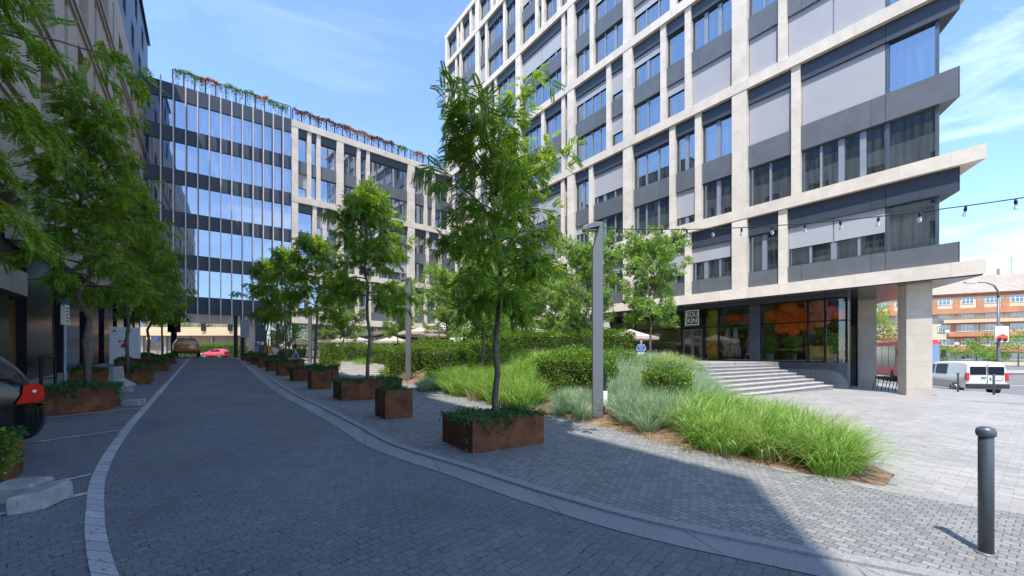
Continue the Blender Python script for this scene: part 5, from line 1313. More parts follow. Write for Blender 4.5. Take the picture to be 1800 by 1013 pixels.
# ------------------------------------------------------------------ rusty planters with creeping plants
def planter(corner, ea, eb, la, lb_, h, label, plabel, group, seed, spill=.35, hump=.12, tuft=False, base=None):
    """corner = ground corner nearest the camera; ea, eb unit edge directions"""
    ea, eb = Vector(ea).normalized(), Vector(eb).normalized(); c = v2(corner)
    P = [c, c+ea*la, c+ea*la+eb*lb_, c+eb*lb_]
    zt = max(zg(p.x, p.y) for p in P)*.5+min(zg(p.x, p.y) for p in P)*.5+h
    cen = sum(P, Vector((0, 0)))/4; zb = zg(cen.x, cen.y)
    root = empty('rusty_planter', (cen.x, cen.y, zb), 0, label, 'planter', group)
    L_ = [p-cen for p in P]; I_ = [p*(1-.022/p.length*1.4) for p in L_]
    mb = MB(); n = 4
    zlow = [zg(p.x, p.y)-zb-.02 for p in P]
    vs = [(p.x, p.y, z) for p, z in zip(L_, zlow)]+[(p.x, p.y, zt-zb) for p in L_]+[(p.x, p.y, zt-zb) for p in I_]+[(p.x, p.y, zt-zb-.1) for p in I_]
    fs = []
    for i in range(4):
        j = (i+1) % 4; fs += [(i, j, 4+j, 4+i), (4+i, 4+j, 8+j, 8+i), (8+i, 8+j, 12+j, 12+i)]
    mb.add(vs, fs); o = mb.build('box', M_corten, root)
    bm = bmesh.new(); bm.from_mesh(o.data); bmesh.ops.recalc_face_normals(bm, faces=bm.faces[:]); bm.to_mesh(o.data); bm.free()
    MB().add([(p.x, p.y, zt-zb-.06) for p in I_], [(0, 1, 2, 3)]).build('soil', M_soil, root)
    r = np.random.default_rng(seed); k = int(la*lb_*1500)
    u, v = r.random(k), r.random(k); Q = np.array([[c.x, c.y]])+u[:, None]*np.array([[ea.x*la, ea.y*la]])+v[:, None]*np.array([[eb.x*lb_, eb.y*lb_]])
    e_ = np.minimum(np.minimum(u, 1-u), np.minimum(v, 1-v)); z = zt-.02+hump*r.random(k)*(.6+.4*np.sin(u*9+seed))*np.clip(e_*8+.4, 0, 1)
    pos = [np.c_[Q, z]]; nor = [np.c_[r.normal(0, .5, (k, 2)), np.ones(k)*.6]]
    for s_ in range(int((la+lb_)*spill*60)):       # strands hanging over the near edges
        if r.random() < la/(la+lb_): t = r.random(); st = c+ea*la*t; on = -eb
        else: t = r.random(); st = c+eb*lb_*t; on = -ea
        ll = r.exponential(.10)*(1.6 if math.sin(t*7+seed) > .2 else .5); m = int(6+ll*70)
        q = np.linspace(0, 1, m); hh = q*ll
        w_ = r.normal(0, .25); ed = ea if on == -eb else eb
        xs_ = st.x+on.x*(.01+.05*np.sin(q*1.7))+ed.x*w_*hh; ys_ = st.y+on.y*(.01+.05*np.sin(q*1.7))+ed.y*w_*hh
        pos.append(np.c_[xs_, ys_, zt+.03-hh]); nor.append(np.tile([on.x, on.y, -.2], (m, 1)))
    P3 = np.concatenate(pos); N3 = np.concatenate(nor)
    V = leaf_box(P3, N3, .035 if c.length < 14 else .05, r, .012)
    pl_o = np_mesh('creeping_plant', V.reshape(-1, 3), 4, M_cover); tag(pl_o, plabel, 'plant', 'creeping plants in the planters')
    if tuft: crown_blob('dwarf_pine', (cen.x, cen.y, zt+.10), (.17, .17, .16), tuft, 'plant', M_cover, seed+7, 900, .035, 'dwarf shrubs in the cube planters')
EA, EB = (.80, .60), (-.60, .80)
GR = 'rusty planters right of the road'
n0 = Vector((-.59, 6.06)); stp = Vector((-2.08, 2.6))
bign = ['nearest large rusty planter, carrying the tree in the middle of the picture', 'long rusty planter directly behind the small rusty cube', 'third large rusty planter on the right of the road', 'fourth large rusty planter on the right of the road', 'fifth large rusty planter on the right of the road', 'farthest large rusty planter, by the far passage']
smn = ['nearest small rusty cube planter, left of the nearest large one', 'second small rusty cube planter from the front', 'third small rusty cube planter from the front', 'fourth small rusty cube planter from the front', 'farthest small rusty cube planter near the passage']
for k in range(11):
    p = n0+stp*k
    if k % 2 == 0:
        i = k//2; planter(p, EA, EB, 1.42 if k == 0 else 1.75, .98, .50 if k == 0 else .56, bign[i], 'dense creeping green plants filling '+['the nearest large rusty planter', 'the long rusty planter behind the small cube', 'the third large planter right of the road', 'the fourth large planter right of the road', 'the fifth large planter right of the road', 'the farthest large planter'][i], GR, 100+k, spill=.55 if k == 0 else .4)
    else:
        i = k//2; planter(p-Vector((.05, 0)), EA, EB, .62, .66, .62, smn[i], 'low green plants in '+['the nearest', 'the second', 'the third', 'the fourth', 'the farthest'][i]+' small rusty cube planter', GR, 100+k, spill=.12, hump=.07, tuft='dark tufted dwarf shrub in '+['the nearest', 'the second', 'the third', 'the fourth', 'the farthest'][i]+' rusty cube planter')
LAB = ['long rusty planter behind the black car', 'second long rusty planter along the left building', 'third long rusty planter along the left building', 'farthest long rusty planter along the left building']
for k, (x, y) in enumerate([(-8.71, 8.75), (-12.55, 14.0), (-16.75, 19.65), (-21.4, 25.6)]):
    planter((x, y), (-.41, -.91), (-.57, .82), 2.0 if k else 1.55, .95, .52, LAB[k], 'thick green plants topping the '+['long planter behind the black car', 'second planter along the left building', 'third planter along the left building', 'farthest planter along the left building'][k], 'rusty planters along the left building', 130+k, spill=.6 if k == 0 else .35, hump=.2)
planter((-5.10, 3.9), (-.41, -.91), (-.57, .82), 1.5, .9, .5, 'rusty planter at the lower left edge, mostly outside the picture', 'green plants in the planter at the lower left edge', 'rusty planters along the left building', 140)

# ------------------------------------------------------------------ lamp posts
def lamp_post(loc, rz, label):
    r = empty('lamp_post', loc, rz, label, 'lamp post', 'square grey lamp posts')
    w_ = .115
    MB().box(-w_, w_, -w_, w_, .0, .40).build('foot', M_dkgrey, r, bevel=.006)
    MB().box(-w_, w_, -w_, w_, .405, .66).build('hatch', M_dkgrey, r, bevel=.006)
    MB().box(-w_+.006, w_-.006, -w_+.006, w_-.006, .38, .68).box(-w_, w_, -w_, w_, .665, 3.93).side([(-w_, 3.93), (w_, 3.93), (w_, 4.5), (.05, 4.5)], -w_, w_).build('post', M_dkgrey, r, bevel=.004)
    MB().side([(-.34, 4.38), (.048, 4.47), (w_, 4.47), (w_, 4.56), (-.12, 4.56), (-.34, 4.47)], -w_-.001, w_+.001).build('head', M_dkgrey, r, bevel=.006)
    MB().box(-.28, -.0, -.08, .08, 4.385, 4.40).build('lens', mat('lamp lens', (.55, .55, .52), .3, var=0), r)
    MB().side([(-w_-.002, 3.94), (-w_+.10, 4.36), (.0, 4.45), (.03, 4.45), (-w_+.02, 3.94)], -w_+.02, w_-.02).build('recess', M_black, r)
    return r
lp = hit(1050, 741)
l1 = lamp_post((lp.x, lp.y, lp.z), R(-4), 'nearest tall square grey lamp post, standing in the grass with a cantilevered head')
b_ = MB().box(-.055, .055, -.03, .03, 0, .34).build('meter_box', M_white, None, bevel=.02); b_.location = (lp.x+.175, lp.y-.02, lp.z+.36); tag(b_, 'small pale meter box strapped to the nearest lamp post', 'box')
q = look(718, 668); copy_tree(l1, loc=(q.x, q.y, q.z-.03), rz=R(6), label='slim grey lamp post standing before the left clipped hedges')
copy_tree(l1, loc=(-16.2, 32.4, zg(-16.2, 32.4)), rz=R(6), label='farthest grey lamp post, in front of the dark green glass')
copy_tree(l1, loc=(12.6, 2.6, zg(12.6, 2.6)), rz=R(180), label='grey lamp post beyond the right edge holding the bulb string')
# string of bulbs
ch = []; 
def cable(i):
    Y0 = 8.3; return Vector((.4324*Y0+i*.408, Y0-i*.275, .0045*(i-8.5)**2+3.84))
ifar = 22
top = Vector((lp.x+.1, lp.y-.05, 4.5))
pts = [top]+[cable(i*.5) for i in range(-6, 44)]
tag(MB().tube(pts, .009, 5).build('light_cable', M_black), 'thin black cable strung from the nearest lamp post to the right edge', 'cable')
bulb = empty('light_bulb', cable(0), 0, None, 'light bulb', 'bulbs along the string')
M_blb = clear_glass('bulb glass', .25, (.95, .93, .88))
MB().lathe([(.012, -.008), (.019, -.03), (.020, -.075), (.013, -.08)], 10).build('socket', M_black, bulb)
MB().lathe([(.012, -.074), (.016, -.088), (.026, -.115), (.028, -.135), (.02, -.158), (.004, -.166)], 12).build('globe', M_blb, bulb, smooth=True)
MB().tube([(0, 0, -.08), (.006, 0, -.11), (-.004, 0, -.13)], .0035, 4).build('filament', mat('filament', (.6, .45, .2), .3, metal=.8, var=0), bulb)
BL = {-3: 'bulb on the string closest to the lamp post', -2: 'second bulb on the string from the lamp post', -1: 'third bulb on the string from the lamp post', 0: 'bulb hanging beside the crown of the tree by the shop doors', 1: 'bulb in front of the first limestone pier right of the shop tree',
      2: 'bulb hanging in front of the wide limestone pier', 3: 'bulb just right of the wide limestone pier', 4: 'bulb in front of the narrow limestone pier above the sign', 5: 'first bulb over the long grey blind, from the left', 6: 'second bulb over the long grey blind, from the left', 7: 'bulb before the right end of the grey blind', 8: 'bulb against the sky just right of the tower corner', 9: 'rightmost bulb of the string, against the sky'}
for i in range(-3, 10):
    p = cable(i); o = bulb if i == -3 else copy_tree(bulb, loc=p); o.location = p; o['label'] = BL[i]; o.rotation_euler = (R((i*37) % 9-4), R((i*53) % 11-5), 0)

# ------------------------------------------------------------------ bollards
bo = empty('bollard', (3.99, 3.40, zg(3.99, 3.40)), 0, 'nearest grey bollard with a mushroom cap at the lower right', 'bollard', 'grey bollards')
MB().lathe([(.047, -.05), (.047, .985), (.045, .99)], 28).build('post', M_frame, bo, smooth=False)
MB().lathe([(.048, .002), (.07, .002), (.07, .018), (.048, .022)], 28).build('base_ring', M_dkgrey, bo)
MB().lathe([(.042, .988), (.056, .995), (.062, 1.02), (.060, 1.045), (.05, 1.065), (.025, 1.075), (.002, 1.078)], 28).build('cap', M_frame, bo, smooth=True)
for o in bo.children: 
    for p in o.data.polygons: p.use_smooth = len(p.vertices) == 4
for (px, Y), lab in {(1684, 22.6): 'small far bollard in front of the silver side of the van', (1747, 21.2): 'small far bollard in front of the rear doors of the van'}.items():
    x = (px-CX)/F*Y; copy_tree(bo, loc=(x, Y, zg(x, Y)), label=lab)

# ------------------------------------------------------------------ concrete blocks
def block(name, P0, a, b, h, label, tilt=(0, 0, 0), taper=.8):
    """P0 corner, a,b horizontal edge vectors"""
    a, b = Vector(a), Vector(b); c = (a+b)/2; root = bpy.data.objects
    mb = MB(); vs = []
    for z, s_ in ((0, 1.0), (h*.8, 1.0), (h, taper)):
        for p in (Vector((0, 0)), a, a+b, b): q = (p-c)*s_; vs.append((q.x, q.y, z))
    fs = [(3, 2, 1, 0), (8, 9, 10, 11)]+[(i+o_, (i+1) % 4+o_, (i+1) % 4+4+o_, i+4+o_) for o_ in (0, 4) for i in range(4)]
    mb.add(vs, fs); o = mb.build(name, M_concrete, bevel=.012); o.location = (P0[0]+c.x, P0[1]+c.y, zg(*P0[:2])-.0); o.rotation_euler = tilt
    return tag(o, label, 'concrete block', 'loose concrete blocks')
block('concrete_block', (-4.42, 3.53), (.17, .15), (-.09, .33), .17, 'chipped concrete block in front, lying on the bay line at the lower left', (R(3), R(-4), 0), .93)
block('concrete_block', (-4.86, 3.70), (.32, .12), (-.12, .30), .17, 'concrete block half hidden behind the front one at the lower left edge', (0, 0, 0), .9)
block('concrete_block', (-8.95, 9.25), (.30, .10), (-.12, .34), .15, 'small flat concrete slab lying beside the long planter behind the black car', (0, 0, 0), .92)
lb2 = MB().side([(0, 0), (.42, 0), (.46, .10), (.40, .14), (.16, .26), (.10, .62), (0, .62)], 0, .62).build('concrete_barrier', M_concrete, bevel=.02)
lb2.location = (-11.55, 11.5, zg(-11.5, 11.6)+.10); lb2.rotation_euler = (R(3), R(6), R(24)); tag(lb2, 'pale tilted L shaped concrete barrier between the first two left planters', 'concrete barrier')
pd_ = MB().box(-.2, .22, -.15, .15, 0, .13).build('concrete_block', M_concrete, bevel=.01); pd_.location = (-11.2, 11.6, zg(-11.2, 11.6)); pd_.rotation_euler = (0, 0, R(20)); tag(pd_, 'low concrete foot propping up the tilted barrier', 'concrete block')

# ------------------------------------------------------------------ parking sign, totem, racks
px_, Y_ = 114, 9.9; x = (px_-CX)/F*Y_
ps = empty('parking_sign', (x, Y_, zg(x, Y_)+.1), R(0), 'slim blue grey post with blue and white parking plates behind the left planter', 'sign')
M_pole = mat('blue grey pole', (.22, .30, .42), .4, metal=.4, var=.05); M_bsign = mat('sign blue', (.02, .10, .42), .4, var=0)
MB().lathe([(.03, 0), (.03, 2.75)], 12).build('pole', M_pole, ps)
MB().box(-.055, .045, -.21, .21, 2.02+.25, 2.70).build('blue_plate', M_bsign, ps)
mb = MB(); mb.box(.0455, .05, -.05, -.02, 2.36, 2.62); mb.box(.0455, .05, -.018, .08, 2.58, 2.62); mb.box(.0455, .05, -.018, .08, 2.48, 2.52); mb.box(.0455, .05, .05, .08, 2.522, 2.578); mb.build('letter_p', M_white, ps)
MB().box(-.035, .045, -.17, .17, 1.75, 2.24).build('white_plate', M_white, ps)
mb = MB()
for k, z in enumerate((2.16, 2.08, 2.0, 1.92, 1.84)): mb.box(.046, .05, -.12, .12-.03*(k % 3), z-.018, z+.018)
mb.build('small_print', M_black, ps); ps.rotation_euler = (0, 0, R(36))
tm = empty('info_totem', at(220, 22.6, z=0), R(34), 'white information totem with red figures beside the left building', 'sign'); tm.location.z = zg(tm.location.x, tm.location.y)+.1
MB().box(-.62, .62, -.13, .13, 0, 2.05).build('panel', M_white, tm, bevel=.015)
M_rd = mat('red print', (.62, .02, .03), .5, var=0)
MB().side([(-.2, .9), (.02, .9), (.1, 1.15), (-.08, 1.15)], -.137, -.132).side([(-.1, 1.2), (.14, 1.2), (.22, 1.34), (-.02, 1.34)], -.137, -.132).side([(-.28, 1.2), (-.16, 1.2), (-.12, 1.3), (-.24, 1.3)], -.137, -.132).build('red_logo', M_rd, tm)
MB().side([(-.48, 1.78), (-.36, 1.78), (-.36, 1.88), (-.48, 1.88)], -.137, -.132).box(.02, .3, -.137, -.132, 1.80, 1.86).build('header_print', M_bsign, tm)
def hoop(root, x0, x1, h, y=0, lean=0.0, r_=.022):
    MB().tube([(x0, y, 0), (x0+lean, y, h), (x1+lean, y, h), (x1, y, 0)], r_, 6).build('hoop', M_black, root)
rk = empty('bike_rack', at(85, 11.6), R(-60), 'black hoop bike rack by the left building, behind the black car', 'bike rack'); rk.location.z += .1
MB().tube([(-.42, 0, 0), (-.42, 0, .86), (.42, 0, .86), (.42, 0, 0)], .035, 8).build('hoop', M_black, rk); MB().tube([(-.42, 0, .25), (.42, 0, .25)], .02, 6).build('crossbar', M_black, rk)
RK = ['first black slanted bike hoop from the left between the stone columns', 'second black slanted bike hoop from the left between the columns', 'third black slanted bike hoop from the left between the columns', 'black bike hoop closest to the near stone column']
for k, (px, Y) in enumerate([(1534, 21.9), (1549, 21.6), (1561, 21.2), (1573, 20.9)]):
    p = at(px, Y); b = empty('bike_hoop', p, R(-12), RK[k], 'bike rack', 'slanted bike hoops under the tower')
    MB().tube([(0, -.0, 0), (.16, .0, .80), (.52, .35, .68), (.38, .35, 0)], .018, 6).build('hoop', M_black, b)
p = at(1501, 24.5); b = empty('bike_hoop', p, R(-12), 'black bike hoop seen beside the rounded shop corner', 'bike rack', 'slanted bike hoops under the tower'); MB().tube([(0, 0, 0), (.16, 0, .80), (.52, .35, .68), (.38, .35, 0)], .018, 6).build('hoop', M_black, b)

# ------------------------------------------------------------------ parasols
def parasol(loc, r_, h, label, rz=0.0, group='open parasols on the terrace'):
    t = empty('parasol', loc, rz, label, 'parasol', group)
    MB().lathe([(.04, 0), (.04, h+.55)], 10).build('pole', M_dkgrey, t)
    MB().box(-.45, .45, -.45, .45, 0, .1).build('base', M_concrete, t, bevel=.02)
    mb = MB(); n = 8; m = 7; vs = [(0, 0, h+r_*.30)]
    for j in range(1, m+1):
        q = j/m
        for k in range(n*2):
            a = 2*math.pi*k/(n*2)+math.pi/8; rr = r_*q*(1.0 if k % 2 == 0 else .925); sag = 0 if k % 2 == 0 else -.05*math.sin(math.pi*q)
            vs.append((rr*math.cos(a), rr*math.sin(a), h+r_*.30*(1-q)**1.25+sag))
    M2 = n*2; fs = [(0, 1+k, 1+(k+1) % M2) for k in range(M2)]
    for j in range(m-1):
        for k in range(M2): fs.append((1+j*M2+k, 1+(j+1)*M2+k, 1+(j+1)*M2+(k+1) % M2, 1+j*M2+(k+1) % M2))
    b0 = 1+(m-1)*M2; nv = len(vs)
    vs += [(x*.995, y*.995, z-.16) for x, y, z in vs[b0:b0+M2]]
    for k in range(M2): fs.append((b0+k, nv+k, nv+(k+1) % M2, b0+(k+1) % M2))
    mb.add(vs, fs); mb.build('canopy', M_canvas, t)
    for k in range(n):
        a = 2*math.pi*k/n+math.pi/8; MB().tube([(0, 0, h+r_*.26), (r_*.5*math.cos(a), r_*.5*math.sin(a), h+r_*.10), (r_*.97*math.cos(a), r_*.97*math.sin(a), h-.05)], .012, 4).build('rib', M_dkgrey, t)
    return t
for (px, Y, r_, h, lab) in [(772, 29.5, 3.1, 1.95, 'largest open cream parasol, left of the nearest tree trunk'), (893, 28.0, 2.9, 2.05, 'open cream parasol just right of the nearest tree trunk'), (832, 33.5, 2.4, 2.2, 'open cream parasol farther back, behind the nearest tree trunk'),
                            (985, 27.5, 1.9, 1.35, 'low open parasol peeking over the back hedge left of the tall lamp post'), (1108, 26.0, 1.75, 1.55, 'open cream parasol standing in for a reflection in the tower glass, right of the tall lamp post'), (618, 36.5, 1.8, 1.7, 'greyish open parasol far off above the left clipped hedge'), (690, 35.5, 1.6, 1.6, 'small far parasol between the slim lamp post and the left hedge')]:  # parasol by the tower glass is added in place of a reflection
    parasol(((px-CX)/F*Y, Y, TZ), r_, h, lab, rz=px*.1)
def folded(loc, label, h=2.6, name='folded_parasol', cat='parasol', m=None, r0=.34, group=None, seed=1):
    t = empty(name, loc, 0, label, cat, group); r = random.Random(seed)
    MB().lathe([(.035, 0), (.035, h+.3)], 8).build('pole', M_dkgrey, t)
    mb = MB(); vs = []; n = 24
    for j in range(9):
        q = j/8
        for k in range(n):
            a = 2*math.pi*k/n; rr = (.05+(r0-.05)*(1-q)**.8)*(1+.22*math.cos(a*6+q*1.5)); vs.append((rr*math.cos(a), rr*math.sin(a), lerp(.55, h+.2, q)))
    mb.add(vs, [(j*n+k, j*n+(k+1) % n, (j+1)*n+(k+1) % n, (j+1)*n+k) for j in range(8) for k in range(n)]); mb.build('canvas', m or M_canvas, t, smooth=True); return t
folded(at(1034, 22.5, z=TZ), 'tall folded cream parasol just left of the tall lamp post', h=2.5, r0=.36)
folded(at(1066, 22.9, z=TZ), 'tall folded cream parasol just right of the tall lamp post', h=2.5, r0=.36, seed=3)

# ------------------------------------------------------------------ shop display
def from_tower(x, y): return Vector((TO.x+x*.6079+y*.7941, TO.y-x*.7941+y*.6079))
M_lan = leafmat('orange paper', (.85, .10, .02), (.92, .20, .03), .35, tcol=(1.2, .9, .5), scale=4); M_lan2 = leafmat('pink paper', (.82, .22, .24), (.90, .32, .32), .35, tcol=(1.1, .9, .9), scale=4)
def lantern(px, py, rpx, y_in, label, m=None):
    d = 34.6+y_in*1.2593; Y = d*F/(px-356.5); x = (px-CX)/F*Y; z = EYE+(HZ-py)/F*Y; rad = rpx/F*Y*.86
    t = empty('paper_lantern', (x, Y, z), px*.3, label, 'lantern', 'pleated paper lanterns in the shop window')
    mb = MB(); n = 48; vs = []
    for j in range(13):
        th = math.pi*j/12
        for k in range(n):
            a = 2*math.pi*k/n; rr = rad*math.sin(th)*(1 if k % 2 else .90); vs.append((rr*math.cos(a), rr*math.sin(a), rad*.95*math.cos(th)))
    mb.add(vs, [(j*n+k, j*n+(k+1) % n, (j+1)*n+(k+1) % n, (j+1)*n+k) for j in range(12) for k in range(n)]); mb.build('paper_globe', m or M_lan, t)
    MB().tube([(0, 0, rad*.95), (0, 0, 4.65-z)], .008, 4).build('cord', M_black, t)
LN = [(1362, 557, 17, .9, 'leftmost large lantern of the window cluster'), (1387, 538, 16, .9, 'upper lantern of the left half of the cluster'), (1387, 563, 17, 1.3, 'lantern below the upper left one'), (1409, 553, 17, 1.0, 'lantern in the middle of the cluster just left of the mullion'),
      (1374, 577, 12, 1.0, 'small low lantern at the bottom left of the cluster'), (1394, 580, 12, 1.5, 'lowest lantern of the cluster'), (1418, 573, 13, .9, 'lower lantern touching the mullion'), (1434, 534, 19, .9, 'large pink lantern at the top right of the cluster'),
      (1441, 561, 18, 1.0, 'reddish lantern under the large pink one'), (1459, 549, 15, 1.1, 'orange lantern right of the pink one'), (1476, 553, 12, .8, 'rightmost orange lantern by the rounded shop corner'), (1366, 538, 11, 2.0, 'small lantern behind the cluster at its upper left'),
      (1290, 560, 11, .8, 'single orange lantern left of the dark facade post'), (1312, 562, 9, 1.2, 'small orange lantern beside the dark facade post')]
for px, py, rp, yi, lab in LN: lantern(px, py, rp, yi, lab, M_lan2 if 'pink' in lab else None)
for px, lab in ((1279, 'left of two pale fringed garments hanging behind the shop glass'), (1293, 'right of two pale fringed garments hanging behind the shop glass')):
    Y = (34.6+.7*1.26)*F/(px-356.5); x = (px-CX)/F*Y; r = np.random.default_rng(px)
    t = empty('fringed_garment', (x, Y, TZ), 0, lab, 'garment', 'fringed garments in the shop window')
    k = 900; a = r.uniform(0, 6.28, k); q = r.random(k); rr = .10+.22*q; P = np.stack([rr*np.cos(a), rr*np.sin(a)*.5, 2.15-1.55*q], 1)
    T = np.array([[0, -.02, 0], [.30, -.012, 0], [.34, .012, 0], [0, .02, 0]]); V = place(T, P, np.tile([0, 0, -1.0], (k, 1))+r.normal(0, .12, (k, 3)), r.uniform(.7, 1.3, k), a)
    np_mesh('fringe', V.reshape(-1, 3), 4, leafmat('fringe cloth', (.55, .48, .42), (.72, .66, .6), .2, tcol=(1, 1, 1)), t); MB().lathe([(.03, .7), (.17, 1.2), (.10, 1.9), (.07, 2.2), (.02, 2.25)], 14).build('form', M_blind, t)
cr_ = empty('wooden_crate', (0, 0, 0), TA, 'slatted pale wooden crate standing behind the shop glass below the pink lantern', 'crate'); Y = (34.6+.5*1.26)*F/(1437-356.5); cr_.location = ((1437-CX)/F*Y, Y, TZ+.03)
mb = MB()
for k in range(8): mb.box(-.55+.14*k, -.55+.14*k+.115, 0, .03, 0, .9); mb.box(-.55+.14*k, -.55+.14*k+.115, .6, .63, 0, .9)
mb.box(-.55, .55, .03, .6, .02, .06); mb.build('slats', mat('pale wood', (.55, .36, .12), .7, var=.25, vscale=6), cr_)

# ------------------------------------------------------------------ roof railing with climbing plants
def rail(root_o, ang, x0, x1, y0, n, h, label, name='roof_railing'):
    t = empty(name, (root_o.x, root_o.y, 0), ang, label, 'railing')
    z = 25.76
    for k in range(n+1):
        x = lerp(x0, x1, k/n); MB().box(x-.045, x+.045, y0-.04, y0+.04, z, z+h).build('post', M_black, t)
        if k < n:
            xb_ = lerp(x0, x1, (k+1)/n); MB().quad((x+.04, y0, z+.08), (xb_-.04, y0, z+.08), (xb_-.04, y0, z+h-.05), (x+.04, y0, z+h-.05)).build('panel', M_clear2, t)
    MB().box(x0, x1, y0-.03, y0+.03, z+h, z+h+.05).build('top_rail', M_black, t)
    mb = MB()
    for k in range(int((x1-x0)/.22)): x = x0+k*.22; mb.tube([(x, y0+.05, z), (x, y0+.05, z+h)], .014, 3, cap=False)
    mb.build('wires', M_black, t)
rail(GO, GA_, 1.75, GL, 1.0, 12, 1.75, 'glass and wire roof railing hung with plants on the finned wing')
rail(WO, WA, 0.3, WL-1.2, .9, 22, 1.55, 'glass and wire roof railing hung with plants on the limestone wing')
M_vg = leafmat('vine green', (.09, .16, .02), (.22, .30, .03), .35); M_vo = leafmat('vine orange', (.42, .15, .02), (.50, .26, .03), .35, tcol=(1.1, .9, .6)); M_vr = leafmat('vine red', (.14, .10, .03), (.30, .09, .03), .35, tcol=(1.1, .8, .6))
def vine(root_o, ang, x0, x1, y0, h, m, label, seed, dens=620, hang=.8):
    r = np.random.default_rng(seed); c, s = math.cos(ang), math.sin(ang); k = int((x1-x0)*dens); u = r.uniform(x0, x1, k)
    top = 25.76+h+.10*np.sin(u*4+seed); col_ = np.abs(np.sin(u*5.3+seed))**2; z = top+.12-r.exponential(.13+.45*hang*col_, k); z = np.maximum(z, 25.8); y = y0+r.normal(0, .10, k)
    P = np.stack([root_o.x+u*c-y*s, root_o.y+u*s+y*c, z], 1); V = leaf_box(P, np.tile([s, -c, .4], (k, 1)), .10, r, .04)
    tag(np_mesh('climbing_plant', V.reshape(-1, 3), 4, m), label, 'climbing plant', 'climbing plants on the roof railing')
for o_, a_, x0, x1, h, m, lab in [(GO, GA_, 1.9, 3.9, 1.75, M_vg, 'green vine at the left end of the roof railing'), (GO, GA_, 3.7, 5.4, 1.75, M_vo, 'orange vine on the finned wing railing'), (GO, GA_, 5.6, 8.2, 1.75, M_vg, 'long green vine in the middle of the finned wing railing'), (GO, GA_, 8.1, 9.2, 1.75, M_vo, 'small rust coloured vine right of the long green one'), (GO, GA_, 9.2, 11.0, 1.5, M_vg, 'green vine at the right end of the finned wing railing'),
                               (WO, WA, .4, 2.8, 1.5, M_vr, 'red vine at the left end of the limestone wing railing'), (WO, WA, 2.7, 6.0, 1.55, M_vr, 'dark red vine in the left half of the limestone wing railing'), (WO, WA, 5.6, 8.6, 1.55, M_vo, 'orange vine in the middle of the limestone wing railing'), (WO, WA, 8.6, 11.5, 1.55, M_vr, 'red and brown vine right of the middle orange one'), (WO, WA, 11.8, 13.2, 1.5, M_vg, 'green vine near the right end of the limestone wing railing'), (WO, WA, 14.0, 15.6, 1.5, M_vo, 'last orange vine before the tower on the railing')]:
    vine(o_, a_, x0, x1, 1.0 if o_ is GO else .9, h, m, lab, int(x0*10)+3)

# ------------------------------------------------------------------ things in and around the passage
tl = empty('signal_box', at(306, 36.0), R(-10), 'black signal cabinet hanging beside the passage on the left', 'traffic signal')
MB().box(-.06, .06, -.06, .06, 0, 4.6).build('pole', M_black, tl); MB().box(-.42, .42, -.25, .25, 2.2, 4.5).build('cabinet', M_black, tl, bevel=.02)
MB().box(-.3, .3, -.262, -.252, 2.96, 3.02).box(-.3, .3, -.262, -.252, 3.82, 3.88).build('stripes', M_white, tl)
mp_ = empty('map_board', at(431, 33.5), R(10), 'pale grey map board on a pole beside the farthest planters', 'sign'); MB().lathe([(.03, 0), (.03, 2.2)], 8).build('pole', M_dkgrey, mp_); MB().box(-.32, .32, -.03, .03, 1.9, 3.35).build('board', mat('map board', (.38, .44, .44), .6, var=.2, vscale=4), mp_)
for px, lab, c in ((277, 'round blue traffic sign seen under the left trees', M_bsign), (262, 'small white sign post seen under the left trees', M_white)):
    s_ = empty('road_sign', at(px, 44), 0, lab, 'sign'); MB().lathe([(.035, 0), (.035, 2.6)], 8).build('pole', M_white, s_); (MB().lathe([(.001, -.03), (.32, -.03), (.32, 0), (.001, 0)], 20, (0, -.05, 2.3), 'y') if px == 277 else MB().box(-.25, .25, -.06, -.036, 2.2, 2.5)).build('plate', c, s_)
gt = empty('metal_fence', at(525, 38.5), WA, 'low dark metal fence before the green glass behind the walking person', 'fence'); gt.location.z = 1.05
mb = MB(); mb.box(0, 3.2, -.02, .02, .95, 1.0).build('rail', M_black, gt)
for k in range(9): MB().box(.4*k-.015, .4*k+.015, -.015, .015, 0, .95).build('bar', M_black, gt)
ch_ = empty('easel_board', at(472, 38), R(20), 'amber wooden easel board at the far end of the planters', 'easel'); mb = MB().tube([(-.3, 0, 0), (0, .1, 1.3)], .05, 5).tube([(.3, 0, 0), (0, .1, 1.3)], .05, 5).box(-.3, .3, 0, .05, .5, 1.2); mb.build('frame', mat('amber wood', (.62, .30, .03), .6, var=.2), ch_); ch_.location.z = 1.2

